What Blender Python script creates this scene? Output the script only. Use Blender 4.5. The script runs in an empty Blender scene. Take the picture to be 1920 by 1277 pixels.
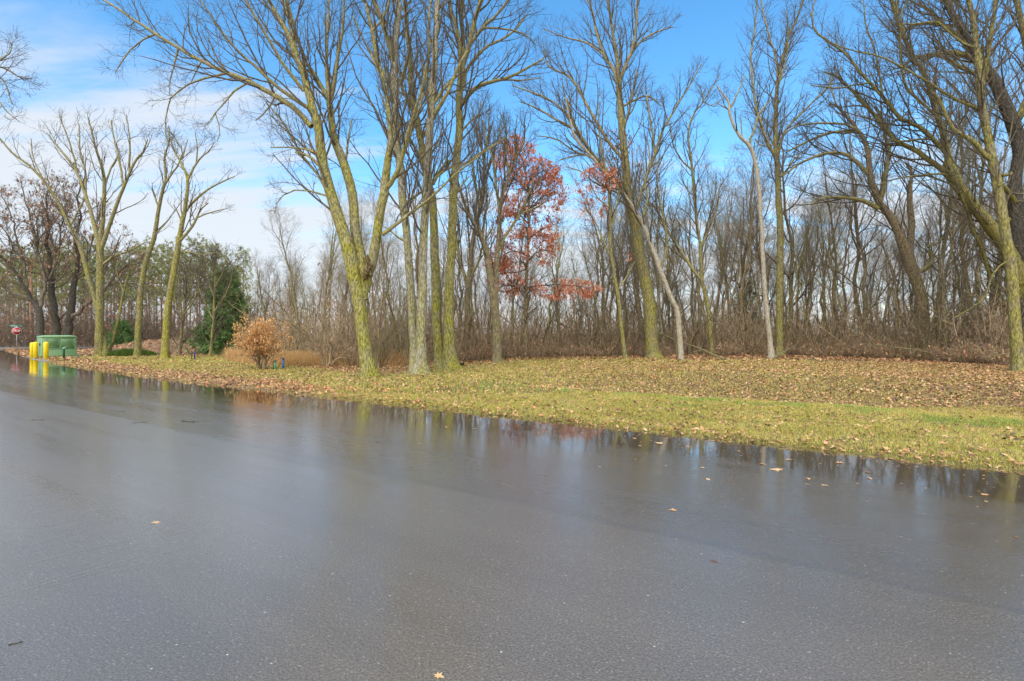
import bpy, math
import numpy as np
from mathutils import Vector

scene = bpy.context.scene
C = scene.collection
PI = math.pi
rng = np.random.default_rng(11)

# ------------------------------------------------------------------ camera
EYE = 1.6
cam_d = bpy.data.cameras.new("camera")
cam = bpy.data.objects.new("camera", cam_d)
C.objects.link(cam)
cam_d.sensor_width = 36.0
cam_d.lens = 18.0
cam_d.shift_y = -13.5 / 1920
cam_d.clip_start = 0.05
cam_d.clip_end = 5000
cam.location = (0, 0, EYE)
cam.rotation_euler = (PI / 2, 0, 0)
scene.camera = cam

# ------------------------------------------------------------------ view
scene.view_settings.view_transform = 'Standard'
scene.view_settings.look = 'None'
scene.view_settings.gamma = 1.0
scene.view_settings.exposure = 1.08
scene.view_settings.use_curve_mapping = False

# ------------------------------------------------------------------ node helpers
class NT:
    def __init__(s, tree):
        s.t = tree; s.n = tree.nodes; s.l = tree.links
    def add(s, typ, **kw):
        nd = s.n.new(typ)
        for k, v in kw.items():
            if k.startswith('i_'):
                nd.inputs[k[2:].replace('_', ' ')].default_value = v
            else:
                setattr(nd, k, v)
        return nd
    def link(s, a, b): s.l.new(a, b)
    def math(s, op, a, b=None, clamp=False):
        nd = s.n.new('ShaderNodeMath'); nd.operation = op; nd.use_clamp = clamp
        for i, v in enumerate((a, b)):
            if v is None: continue
            if isinstance(v, (int, float)): nd.inputs[i].default_value = v
            else: s.l.new(v, nd.inputs[i])
        return nd.outputs[0]
    def rng(s, v, a, b, c=0.0, d=1.0, smooth=True):
        nd = s.n.new('ShaderNodeMapRange')
        nd.interpolation_type = 'SMOOTHSTEP' if smooth else 'LINEAR'
        s.l.new(v, nd.inputs[0])
        for i, x in enumerate((a, b, c, d)): nd.inputs[i + 1].default_value = x
        return nd.outputs[0]
    def mix(s, f, a, b):
        nd = s.n.new('ShaderNodeMix'); nd.data_type = 'RGBA'
        for sock, v in ((nd.inputs[0], f), (nd.inputs[6], a), (nd.inputs[7], b)):
            if isinstance(v, (int, float)): sock.default_value = v
            elif isinstance(v, tuple): sock.default_value = (*v[:3], 1)
            else: s.l.new(v, sock)
        return nd.outputs[2]
    def noise(s, vec, scale, detail=3, rough=.55, dist=0.0):
        nd = s.n.new('ShaderNodeTexNoise')
        nd.inputs['Scale'].default_value = scale; nd.inputs['Detail'].default_value = detail
        nd.inputs['Roughness'].default_value = rough; nd.inputs['Distortion'].default_value = dist
        if vec is not None: s.l.new(vec, nd.inputs['Vector'])
        return nd
    def mapping(s, vec, scale=(1, 1, 1), rot=(0, 0, 0), loc=(0, 0, 0)):
        nd = s.n.new('ShaderNodeMapping')
        nd.inputs['Scale'].default_value = scale; nd.inputs['Rotation'].default_value = rot
        nd.inputs['Location'].default_value = loc
        s.l.new(vec, nd.inputs['Vector'])
        return nd.outputs[0]
    def ramp(s, f, stops):
        nd = s.n.new('ShaderNodeValToRGB'); e = nd.color_ramp.elements
        e[0].position = stops[0][0]; e[0].color = (*stops[0][1], 1)
        e[1].position = stops[-1][0]; e[1].color = (*stops[-1][1], 1)
        for p, c in stops[1:-1]:
            x = e.new(p); x.color = (*c, 1)
        s.l.new(f, nd.inputs[0])
        return nd.outputs[0]

# ------------------------------------------------------------------ world
SUN_EL, SUN_AZ = math.radians(42), math.radians(200)   # azimuth clockwise from +Y (north)
world = bpy.data.worlds.new("World"); scene.world = world; world.use_nodes = True
w = NT(world.node_tree); w.n.clear()
out = w.add('ShaderNodeOutputWorld'); bg = w.add('ShaderNodeBackground')
sky = w.add('ShaderNodeTexSky', sky_type='NISHITA', sun_disc=False, sun_elevation=SUN_EL,
            sun_rotation=SUN_AZ, air_density=1.0, dust_density=0.6, ozone_density=2.5)
bg.inputs['Strength'].default_value = 0.115
hs = w.add('ShaderNodeHueSaturation'); hs.inputs['Saturation'].default_value = 1.26
hs.inputs['Value'].default_value = 1.24; hs.inputs['Hue'].default_value = .492
w.link(sky.outputs[0], hs.inputs['Color'])
tc = w.add('ShaderNodeTexCoord')
sep = w.add('ShaderNodeSeparateXYZ'); w.link(tc.outputs['Generated'], sep.inputs[0])
zc = w.math('MAXIMUM', sep.outputs[2], 0.0)
den = w.math('ADD', zc, 0.18)
cx = w.math('DIVIDE', sep.outputs[0], den); cy = w.math('DIVIDE', sep.outputs[1], den)
comb = w.add('ShaderNodeCombineXYZ'); w.link(cx, comb.inputs[0]); w.link(cy, comb.inputs[1])
wv = w.mapping(comb.outputs[0], (0.5, 2.6, 1), (0, 0, math.radians(-14)))
n1 = w.noise(wv, 1.5, 7, .58, .5)
wv2 = w.mapping(comb.outputs[0], (0.35, 1.0, 1), (0, 0, math.radians(-8)), (3.1, 1.7, 0))
n2 = w.noise(wv2, 0.9, 4, .5, .3)
# clouds thicken low down and towards the west (left)
low = w.rng(sep.outputs[2], 0.52, 0.12, 0.0, 1.0, smooth=False)
west = w.rng(sep.outputs[0], 0.15, -0.65, 0.0, 1.0)
east = w.rng(sep.outputs[0], 0.1, 0.7, 0.0, 1.0)
cov = w.math('ADD', w.math('MULTIPLY', low, 1.07), w.math('MULTIPLY', west, 0.30))
cov = w.math('SUBTRACT', cov, w.math('MULTIPLY', east, 0.10))
nn = w.math('ADD', w.math('MULTIPLY', w.math('SUBTRACT', n1.outputs[0], .30), 1.75), w.math('MULTIPLY', n2.outputs[0], 0.65))
cl = w.math('ADD', w.math('SUBTRACT', nn, 1.10), cov)
mask = w.rng(cl, 0.02, 0.62, 0.0, 0.93)
# bright unseen cloud added behind and overhead as fill light
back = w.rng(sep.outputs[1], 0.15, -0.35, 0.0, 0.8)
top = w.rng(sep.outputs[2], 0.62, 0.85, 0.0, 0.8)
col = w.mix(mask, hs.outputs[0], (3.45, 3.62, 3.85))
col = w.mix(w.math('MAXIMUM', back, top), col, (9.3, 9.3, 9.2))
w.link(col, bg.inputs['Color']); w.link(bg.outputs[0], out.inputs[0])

sun_d = bpy.data.lights.new("sun", 'SUN'); sun_d.energy = 1.2; sun_d.angle = math.radians(40)
sun_d.color = (1.0, .95, .87)
sun = bpy.data.objects.new("sun", sun_d); C.objects.link(sun)
sd = Vector((math.sin(SUN_AZ) * math.cos(SUN_EL), math.cos(SUN_AZ) * math.cos(SUN_EL), math.sin(SUN_EL)))
sun.rotation_euler = sd.to_track_quat('Z', 'Y').to_euler()
sun.location = (0, -20, 40)

# ------------------------------------------------------------------ object helpers
def tag(o, label=None, cat=None, group=None, kind=None):
    if label: o['label'] = label
    if cat: o['category'] = cat
    if group: o['group'] = group
    if kind: o['kind'] = kind
    return o

def empty(name, loc, label=None, cat=None, group=None, rz=0.0):
    o = bpy.data.objects.new(name, None); C.objects.link(o)
    o.location = loc; o.rotation_euler = (0, 0, rz); o.empty_display_size = .2
    return tag(o, label, cat, group)

def mk(name, V, F4=None, F3=None, mat=None, parent=None, tint=None, smooth=True, uv=None):
    """mesh object from arrays: V (n,3), F4 (m,4) quads, F3 (k,3) triangles, tint per face"""
    V = np.asarray(V, np.float32)
    me = bpy.data.meshes.new(name)
    F4 = np.zeros((0, 4), np.int32) if F4 is None else np.asarray(F4, np.int32)
    F3 = np.zeros((0, 3), np.int32) if F3 is None else np.asarray(F3, np.int32)
    nl = F4.size + F3.size; nf = len(F4) + len(F3)
    me.vertices.add(len(V)); me.vertices.foreach_set('co', V.ravel())
    me.loops.add(nl); me.loops.foreach_set('vertex_index', np.concatenate([F4.ravel(), F3.ravel()]))
    me.polygons.add(nf)
    st = np.concatenate([np.arange(len(F4)) * 4, F4.size + np.arange(len(F3)) * 3]).astype(np.int32)
    me.polygons.foreach_set('loop_start', st)
    if smooth: me.polygons.foreach_set('use_smooth', np.ones(nf, bool))
    me.update(calc_edges=True)
    if tint is not None:
        a = me.attributes.new('tint', 'FLOAT', 'FACE'); a.data.foreach_set('value', np.asarray(tint, np.float32))
    if uv is not None:
        u = me.uv_layers.new(name='UVMap')
        li = np.concatenate([F4.ravel(), F3.ravel()])
        u.data.foreach_set('uv', np.asarray(uv, np.float32)[li].ravel())
    if mat: me.materials.append(mat)
    o = bpy.data.objects.new(name, me); C.objects.link(o)
    if parent: o.parent = parent
    return o

def tube(P, R, S=4, base=0, lobes=None):
    """P (N,K,3), R (N,K) -> verts, quads"""
    N, K, _ = P.shape
    T = np.gradient(P, axis=1)
    T /= np.linalg.norm(T, axis=2, keepdims=True) + 1e-9
    mean = T.mean(1)
    ref = np.where(np.abs(mean[:, 2:3]) > .75, np.array([[1., 0, 0]]), np.array([[0, 0, 1.]]))
    ref = np.repeat(ref[:, None], K, 1)
    A = np.cross(T, ref); A /= np.linalg.norm(A, axis=2, keepdims=True) + 1e-9
    B = np.cross(T, A)
    th = np.arange(S) / S * 2 * PI
    RR = np.repeat(R[:, :, None], S, 2)
    if lobes is not None: RR = RR * lobes(P, th)
    V = P[:, :, None] + RR[..., None] * (A[:, :, None] * np.cos(th)[None, None, :, None] + B[:, :, None] * np.sin(th)[None, None, :, None])
    idx = np.arange(N * K * S).reshape(N, K, S) + base
    a = idx[:, :-1]; b = idx[:, 1:]
    F = np.stack([a, np.roll(a, -1, 2), np.roll(b, -1, 2), b], -1).reshape(-1, 4)
    return V.reshape(-1, 3), F

class Acc:
    def __init__(s): s.V = []; s.F4 = []; s.F3 = []; s.t4 = []; s.t3 = []; s.n = 0; s.m4 = []
    def quads(s, V, F, tint=None, mi=0):
        s.m4.append(np.full(len(F), mi, np.int32)); s.V.append(V); s.F4.append(F + s.n); s.n += len(V)
        if tint is not None: s.t4.append(tint)
    def tris(s, V, F, tint=None):
        s.V.append(V); s.F3.append(F + s.n); s.n += len(V)
        if tint is not None: s.t3.append(tint)
    def tubes(s, P, R, S=4, lobes=None, mi=0):
        V, F = tube(P, R, S, 0, lobes); s.quads(V, F, None, mi)
    def build(s, name, mat, parent=None, smooth=True, tint=False, off=None):
        V = np.concatenate(s.V)
        if off is not None: V = V - np.asarray(off)
        F4 = np.concatenate(s.F4) if s.F4 else None
        F3 = np.concatenate(s.F3) if s.F3 else None
        t = np.concatenate(s.t4 + s.t3) if tint else None
        mats = mat if isinstance(mat, (list, tuple)) else [mat]
        o = mk(name, V, F4, F3, mats[0], parent, t, smooth)
        if len(mats) > 1:
            for m_ in mats[1:]: o.data.materials.append(m_)
            o.data.polygons.foreach_set('material_index', np.concatenate(s.m4))
        return o

def sstep(a, b, x):
    t = np.clip((x - a) / (b - a), 0, 1); return t * t * (3 - 2 * t)

_vn = {}
def vnoise(x, y, seed=0):
    if seed not in _vn: _vn[seed] = np.random.default_rng(seed + 900).random((64, 64))
    g = _vn[seed]
    xi = np.floor(x).astype(int); yi = np.floor(y).astype(int)
    fx = x - xi; fy = y - yi; fx = fx * fx * (3 - 2 * fx); fy = fy * fy * (3 - 2 * fy)
    a = g[xi % 64, yi % 64]; b = g[(xi + 1) % 64, yi % 64]; c = g[xi % 64, (yi + 1) % 64]; d = g[(xi + 1) % 64, (yi + 1) % 64]
    return (a * (1 - fx) + b * fx) * (1 - fy) + (c * (1 - fx) + d * fx) * fy

# ------------------------------------------------------------------ lie of the land
E = np.array([-0.7826, 0.6225]); E /= np.linalg.norm(E)
Nn = np.array([-E[1] * -1, -E[0]]); Nn = np.array([E[1], -E[0]])
_edge_px = [(1912, 884), (1575, 852), (1200, 811), (1037, 793), (892, 775), (746, 759), (600, 745), (475, 732), (366, 718.5), (287, 709.5), (194, 696), (100, 681.5), (50, 669.5)]
_es, _en = [], []
for px, py in _edge_px:
    d = 960 * (EYE + .02) / (py - 625); x = (px - 960) / 960 * d
    _es.append(x * E[0] + d * E[1]); _en.append(x * Nn[0] + d * Nn[1])
_es = np.array(_es); _en = np.array(_en)
o_ = np.argsort(_es); _es = _es[o_]; _en = _en[o_]
# light smoothing of the kerbless edge
_f = np.polyfit(_es, _en, 4)
def edge(s):
    s = np.asarray(s, float); sc = np.clip(s, _es[0], _es[-1])
    v = np.polyval(_f, sc)
    d0 = np.polyval(np.polyder(_f), _es[0]); d1 = np.polyval(np.polyder(_f), _es[-1])
    return v + np.where(s < _es[0], (s - _es[0]) * d0 * .5, 0) + np.where(s > _es[-1], (s - _es[-1]) * d1, 0)
def st(x, y):
    s = x * E[0] + y * E[1]; return s, x * Nn[0] + y * Nn[1] - edge(s)
def xy(s, t):
    n = t + edge(s); return s * E[0] + n * Nn[0], s * E[1] + n * Nn[1]
def lip(s):      # ragged turf lip along the asphalt
    return 0.05 + .09 * (vnoise(s * 1.3, s * 0, 3) - .5) + .05 * (vnoise(s * 6, s * 0, 4) - .5)
def hz(x, y):
    x = np.asarray(x, float); y = np.asarray(y, float)
    s, t = st(x, y)
    a = 1 - sstep(5.5, 11.5, s)
    dip = -0.42 * sstep(4.3, 7.2, t) + 0.50 * sstep(8.5, 13.5, t)
    far = sstep(60, 260, np.hypot(x, y)) * 1.0
    mound = 1.0 * np.exp(-(((x + 31.5) / 3.6) ** 2 + ((y - 46) / 4.0) ** 2))
    z = a * dip + mound + .05 * (vnoise(x * .35, y * .35, 1) - .5) + .03 * (vnoise(x * 1.1, y * 1.1, 2) - .5) + far * .3
    rise = sstep(-.02, .22, t - lip(s)) * .045
    z = z * sstep(0, 1.2, t) + rise - 0.03
    under = sstep(.0, -.10, t - lip(s)) * sstep(-9.4, -9.0, t)
    return z - under * .25
def rz(x, y):
    s, t = st(np.asarray(x, float), np.asarray(y, float))
    v = -t
    return -0.022 + .028 * sstep(1.6, 4.4, v) - .02 * sstep(4.4, 9, v)
def pos(px, py, road=False):
    d = 960 * EYE / (py - 625)
    for _ in range(40):
        x = (px - 960) / 960 * d
        z = float(rz(x, d)) if road else float(hz(x, d))
        d += .5 * (960 * (EYE - z) / (py - 625) - d)
    return np.array([(px - 960) / 960 * d, d, z])
def at(px, d):
    x = (px - 960) / 960 * d
    return np.array([x, d, float(hz(x, d))])

# ------------------------------------------------------------------ materials
def new_mat(name):
    m = bpy.data.materials.new(name); m.use_nodes = True
    t = NT(m.node_tree); b = m.node_tree.nodes['Principled BSDF']
    return m, t, b

def bark(name, c1, c2, moss=None, mossamt=.5, fade=9.0, scale=1.0, bump=.5):
    m, t, b = new_mat(name)
    tc = t.add('ShaderNodeTexCoord')
    v = t.mapping(tc.outputs['Object'], (1, 1, .28))
    n1 = t.noise(v, 22 * scale, 5, .65)
    n2 = t.noise(tc.outputs['Object'], 1.6, 4, .6)
    n3 = t.noise(v, 6 * scale, 4, .6)
    col = t.mix(t.rng(n1.outputs[0], .35, .65), c1, c2)
    if moss:
        sp = t.add('ShaderNodeSeparateXYZ'); t.link(tc.outputs['Object'], sp.inputs[0])
        fz = t.rng(sp.outputs[2], 0.5, fade, mossamt, mossamt - .45, smooth=False)
        k = t.math('ADD', t.math('MULTIPLY', t.math('SUBTRACT', n2.outputs[0], .5), 1.6), fz)
        k = t.math('ADD', k, t.math('MULTIPLY', t.math('SUBTRACT', n3.outputs[0], .5), 1.3), clamp=True)
        mc = t.mix(t.rng(n1.outputs[0], .34, .66), tuple(x * .35 for x in moss), tuple(x * 1.3 for x in moss))
        col = t.mix(k, col, mc)
    t.link(col, b.inputs['Base Color'])
    b.inputs['Roughness'].default_value = .85
    b.inputs['Specular IOR Level'].default_value = .25
    if bump:
        bp = t.add('ShaderNodeBump'); bp.inputs['Strength'].default_value = bump; bp.inputs['Distance'].default_value = .03
        vo = t.add('ShaderNodeTexVoronoi', feature='DISTANCE_TO_EDGE'); vo.inputs['Scale'].default_value = 14 * scale
        vd = t.n.new('ShaderNodeVectorMath'); vd.operation = 'ADD'
        t.link(v, vd.inputs[0]); t.link(t.mapping(n3.outputs[1], (.12, .12, .12)), vd.inputs[1]); t.link(vd.outputs[0], vo.inputs['Vector'])
        h = t.math('ADD', t.rng(vo.outputs[0], 0, .22), n1.outputs[0])
        t.link(h, bp.inputs['Height']); t.link(bp.outputs[0], b.inputs['Normal'])
    return m

MOSS = (.31, .285, .045)
M_mossy = bark('mossy_bark', (.14, .12, .08), (.34, .30, .22), MOSS, .74, 20, 1.0, .8)
M_mossy2 = bark('weathered_bark', (.15, .13, .10), (.40, .37, .30), MOSS, .46, 18, 1.0, .7)
M_limb = bark('limb_bark', (.15, .13, .085), (.30, .265, .18), (.29, .26, .055), .62, 24, 1.0, 0)
M_green = bark('green_mossy_bark', (.10, .085, .055), (.26, .22, .15), (.30, .275, .05), .56, 26, 1.0, .6)
M_brown = bark('brown_bark', (.11, .085, .055), (.33, .26, .17), (.24, .22, .06), .34, 12, 1.0, .6)
M_pale = bark('pale_bark', (.22, .19, .14), (.44, .39, .30), MOSS, .08, 8, 1.0, .3)
M_dark = bark('dark_bark', (.03, .027, .022), (.11, .095, .075), (.12, .115, .04), .15, 10, 1.0, .6)
M_pinebark = bark('pine_bark', (.16, .09, .065), (.36, .23, .17), None, 0, 9, .7, .5)
M_twig = bark('twig_bark', (.15, .12, .075), (.33, .27, .17), None, 0, 9, .4, 0)
M_fine = bark('fine_twig_bark', (.07, .058, .04), (.15, .125, .085), None, 0, 9, .4, 0)
M_twigd = bark('dark_twig_bark', (.09, .072, .055), (.20, .16, .12), None, 0, 9, .4, 0)
M_brush = bark('brush_bark', (.15, .105, .07), (.46, .35, .24), (.46, .34, .19), .50, 400, .3, 0)

def tinted(name, stops, rough=.7, trans=0.0, spec=.3, patch=None):
    m, t, b = new_mat(name)
    at_ = t.add('ShaderNodeAttribute', attribute_name='tint')
    col = t.ramp(at_.outputs['Fac'], stops)
    t.link(col, b.inputs['Base Color']); b.inputs['Roughness'].default_value = rough
    b.inputs['Specular IOR Level'].default_value = spec
    if trans:
        tr = t.add('ShaderNodeBsdfTranslucent'); t.link(col, tr.inputs[0])
        ms = t.add('ShaderNodeMixShader'); ms.inputs[0].default_value = trans
        o = t.n['Material Output']
        t.link(b.outputs[0], ms.inputs[1]); t.link(tr.outputs[0], ms.inputs[2]); t.link(ms.outputs[0], o.inputs[0])
    return m
M_leaf = tinted('fallen_leaf', [(0, (.045, .028, .022)), (.18, (.15, .075, .042)), (.42, (.37, .20, .085)), (.62, (.58, .33, .14)),
                                (.80, (.64, .44, .24)), (.9, (.55, .20, .075)), (1, (.60, .25, .16))], .5, .1, .45)
M_grass = tinted('lawn_grass', [(0, (.07, .055, .022)), (.25, (.34, .28, .05)), (.5, (.64, .56, .10)), (.72, (.68, .53, .25)), (.78, (.20, .30, .05)), (1, (.36, .46, .11))], .6, .3, .3)
M_straw = tinted('straw_grass', [(0, (.32, .19, .07)), (.5, (.58, .36, .15)), (1, (.75, .52, .26))], .7, .3, .2)
M_red = tinted('red_oak_leaf', [(0, (.42, .15, .09)), (.5, (.72, .28, .15)), (1, (.84, .48, .29))], .55, .3, .35)
M_rust = tinted('brown_oak_leaf', [(0, (.15, .08, .045)), (.5, (.36, .19, .11)), (1, (.50, .29, .17))], .6, .3, .3)
M_orange = tinted('orange_leaf', [(0, (.48, .25, .08)), (.5, (.70, .39, .15)), (1, (.82, .54, .27))], .6, .35, .3)
M_pine = tinted('pine_needles', [(0, (.12, .14, .05)), (.5, (.29, .31, .11)), (1, (.45, .43, .18))], .6, .2, .3)
M_spruce = tinted('spruce_needles', [(0, (.05, .10, .035)), (.5, (.15, .27, .08)), (1, (.33, .44, .14))], .55, .15, .3)
M_juniper = tinted('juniper_needles', [(0, (.04, .07, .01)), (1, (.14, .22, .03))], .6, .15, .3)

def plain(name, col, rough=.5, metal=0.0, dirt=.15, bump=0, bscale=40):
    m, t, b = new_mat(name)
    tc = t.add('ShaderNodeTexCoord')
    n = t.noise(tc.outputs['Object'], 9, 5, .6)
    c = t.mix(t.rng(n.outputs[0], .35, .75, 0, 1), tuple(x * (1 - dirt) for x in col), tuple(min(1, x * (1 + dirt * .4)) for x in col))
    t.link(c, b.inputs['Base Color']); b.inputs['Roughness'].default_value = rough; b.inputs['Metallic'].default_value = metal
    if bump:
        bp = t.add('ShaderNodeBump'); bp.inputs['Strength'].default_value = bump; bp.inputs['Distance'].default_value = .01
        t.link(t.noise(tc.outputs['Object'], bscale, 4).outputs[0], bp.inputs['Height']); t.link(bp.outputs[0], b.inputs['Normal'])
    return m

def road_material():
    m, t, b = new_mat('wet_asphalt')
    uvn = t.add('ShaderNodeUVMap'); uv = uvn.outputs[0]
    sp = t.add('ShaderNodeSeparateXYZ'); t.link(uv, sp.inputs[0])
    s_, v_ = sp.outputs[0], sp.outputs[1]          # metres along, metres in from the turf edge
    big = t.noise(t.mapping(uv, (.28, 1, 1)), .8, 4, .55)
    mid = t.noise(t.mapping(uv, (.5, 1, 1)), 3.5, 4, .6)
    fine = t.noise(uv, 95, 3, .6)
    grit = t.noise(uv, 38, 4, .7)
    sp1 = t.add('ShaderNodeTexVoronoi'); sp1.inputs['Scale'].default_value = 58; t.link(uv, sp1.inputs['Vector'])
    sp2 = t.add('ShaderNodeTexVoronoi'); sp2.inputs['Scale'].default_value = 17; t.link(uv, sp2.inputs['Vector'])
    # lane seam
    wob = t.math('MULTIPLY', t.math('SUBTRACT', mid.outputs[0], .5), .14)
    vv = t.math('ADD', v_, wob)
    lane = t.rng(vv, 4.14, 4.20)
    seam = t.math('MULTIPLY', t.rng(vv, 4.08, 4.14), t.rng(vv, 4.24, 4.18))
    # puddle along the edge
    pn = t.math('ADD', v_, t.math('MULTIPLY', t.math('SUBTRACT', big.outputs[0], .5), 2.3))
    pn = t.math('ADD', pn, t.math('MULTIPLY', t.math('SUBTRACT', mid.outputs[0], .5), 1.5))
    pud = t.rng(pn, 1.95, 1.05)
    damp = t.rng(pn, 3.6, 1.2)
    base = t.mix(lane, (.125, .099, .070), (.150, .122, .090))
    base = t.mix(t.rng(big.outputs[0], .4, .65, 0, .5), base, (.098, .080, .059))
    base = t.mix(t.math('MULTIPLY', seam, .6), base, (.095, .082, .066))
    gn = t.math('ADD', t.math('MULTIPLY', fine.outputs[0], .5), t.math('MULTIPLY', t.noise(uv, 70, 4, .75).outputs[0], .5))
    base = t.mix(t.rng(gn, .60, .38, 0, .75), base, (.040, .034, .028))
    base = t.mix(t.rng(gn, .54, .72, 0, .55), base, (.30, .265, .22))
    jt = t.math('ADD', s_, t.math('MULTIPLY', t.math('SUBTRACT', mid.outputs[0], .5), .25)); jl = t.math('MULTIPLY', t.rng(jt, 18.10, 18.14), t.rng(jt, 18.22, 18.18))
    base = t.mix(t.math('MULTIPLY', jl, .7), base, (.22, .21, .19))
    cellb = t.n.new('ShaderNodeSeparateColor'); t.link(sp1.outputs['Color'], cellb.inputs[0])
    f1 = t.math('MULTIPLY', t.rng(cellb.outputs[0], .80, 1.0), t.rng(sp1.outputs['Distance'], .42, .25))
    f1 = t.math('MULTIPLY', f1, t.math('SUBTRACT', 1.0, t.math('MULTIPLY', damp, .85)))
    base = t.mix(t.math('MULTIPLY', f1, .55), base, (.30, .26, .22))
    c2 = t.n.new('ShaderNodeSeparateColor'); t.link(sp2.outputs['Color'], c2.inputs[0])
    f2 = t.math('MULTIPLY', t.rng(c2.outputs[0], .90, .92), t.rng(sp2.outputs['Distance'], .13, .07))
    base = t.mix(t.math('MULTIPLY', f2, .8), base, (.55, .50, .42))
    base = t.mix(t.math('MULTIPLY', pud, .6), base, (.036, .028, .020))
    t.link(base, b.inputs['Base Color'])
    # wheel-track streaks change the gloss
    st_ = t.noise(t.mapping(uv, (.07, 1.6, 1)), 1.2, 5, .6)
    r = t.math('ADD', .27, t.math('MULTIPLY', t.math('SUBTRACT', st_.outputs[0], .5), .45))
    r = t.math('ADD', r, t.math('MULTIPLY', lane, .05))
    r = t.math('SUBTRACT', r, t.math('MULTIPLY', damp, .13))
    rr = t.n.new('ShaderNodeMix'); rr.data_type = 'FLOAT'
    t.link(pud, rr.inputs[0]); t.link(r, rr.inputs[2]); rr.inputs[3].default_value = .05
    t.link(rr.outputs[0], b.inputs['Roughness'])
    b.inputs['IOR'].default_value = 1.5
    b.inputs['Coat Weight'].default_value = 1.0; b.inputs['Coat IOR'].default_value = 1.5
    cr_r = t.n.new('ShaderNodeMix'); cr_r.data_type = 'FLOAT'; t.link(pud, cr_r.inputs[0]); t.link(t.math('MULTIPLY', r, .72), cr_r.inputs[2]); cr_r.inputs[3].default_value = .04; t.link(cr_r.outputs[0], b.inputs['Coat Roughness'])
    b.inputs['Specular IOR Level'].default_value = .7
    # bump
    h = t.math('ADD', t.math('MULTIPLY', fine.outputs[0], .6), t.math('MULTIPLY', grit.outputs[0], 1.0))
    h = t.math('ADD', h, t.math('MULTIPLY', t.rng(sp1.outputs['Distance'], 0, .5), -.5))
    # raking scratches left by the paver
    scr = t.noise(t.mapping(uv, (17, .9, 1), (0, 0, math.radians(-3))), 1.0, 2, .5)
    scm = t.math('MULTIPLY', t.rng(scr.outputs[0], .54, .62), t.math('MULTIPLY', t.rng(v_, 5.6, 6.6), t.rng(s_, 3.6, 5.0)))
    h = t.math('SUBTRACT', h, t.math('MULTIPLY', scm, 2.0))
    h = t.math('SUBTRACT', h, t.math('MULTIPLY', seam, .5))
    h = t.math('MULTIPLY', h, t.math('SUBTRACT', 1.0, t.math('MULTIPLY', pud, .985)))
    bp = t.add('ShaderNodeBump'); bp.inputs['Strength'].default_value = .6; bp.inputs['Distance'].default_value = .006
    t.link(h, bp.inputs['Height'])
    rip = t.noise(uv, 7, 3, .6)
    bp2 = t.add('ShaderNodeBump'); bp2.inputs['Strength'].default_value = .10; bp2.inputs['Distance'].default_value = .01
    t.link(rip.outputs[0], bp2.inputs['Height']); t.link(bp.outputs[0], bp2.inputs['Normal'])
    t.link(bp2.outputs[0], b.inputs['Normal'])
    return m

def ground_material():
    m, t, b = new_mat('turf_and_leaf_litter')
    tc = t.add('ShaderNodeTexCoord'); v = tc.outputs['Object']
    n1 = t.noise(v, .5, 5, .6); n2 = t.noise(v, 9, 5, .7); n3 = t.noise(v, 45, 3, .7)
    grass = t.mix(t.rng(n2.outputs[0], .3, .7), (.085, .075, .018), (.24, .21, .04))
    litter = t.mix(t.rng(n2.outputs[0], .3, .7), (.11, .06, .03), (.32, .18, .09))
    litter = t.mix(t.rng(n3.outputs[0], .45, .7), litter, (.40, .26, .16))
    a = t.add('ShaderNodeAttribute', attribute_name='litter')
    k = t.math('ADD', a.outputs['Fac'], t.math('MULTIPLY', t.math('SUBTRACT', n1.outputs[0], .5), .8), clamp=True)
    t.link(t.mix(k, grass, litter), b.inputs['Base Color'])
    b.inputs['Roughness'].default_value = .85
    bp = t.add('ShaderNodeBump'); bp.inputs['Strength'].default_value = .8; bp.inputs['Distance'].default_value = .05
    t.link(n3.outputs[0], bp.inputs['Height']); t.link(bp.outputs[0], b.inputs['Normal'])
    return m

# woodland front line (photo x -> depth), used for litter and brush
_fl = np.array([(-400, 40), (200, 46), (420, 40), (480, 36), (560, 27), (650, 23.8), (760, 24), (870, 28), (1000, 33), (1300, 36), (1500, 34), (1700, 29), (1850, 24.5), (1950, 22.5), (2300, 19)])
def front(x, y):
    px = 960 + 960 * x / np.maximum(y, 1)
    return np.interp(px, _fl[:, 0], _fl[:, 1])
def litter_amt(x, y):
    s, t = st(x, y)
    px = 960 + 960 * x / np.maximum(y, 1)
    f = front(x, y)
    w_ = sstep(-5.5, -.5, y - f)                     # towards the wood
    left = sstep(700, 500, px)
    band = left * sstep(2.6, 1.2, t) * .85           # leaves drifted along the road on the left
    right = sstep(900, 1200, px) * (.42 * sstep(4.4, 5.4, t) + .30 * sstep(1500, 1900, px) * sstep(4.4, 6, t))
    lb = left * sstep(34, 37, y)
    return np.clip(np.maximum.reduce([w_, band, right, lb, .12 + 0 * x]), 0, 1)

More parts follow.
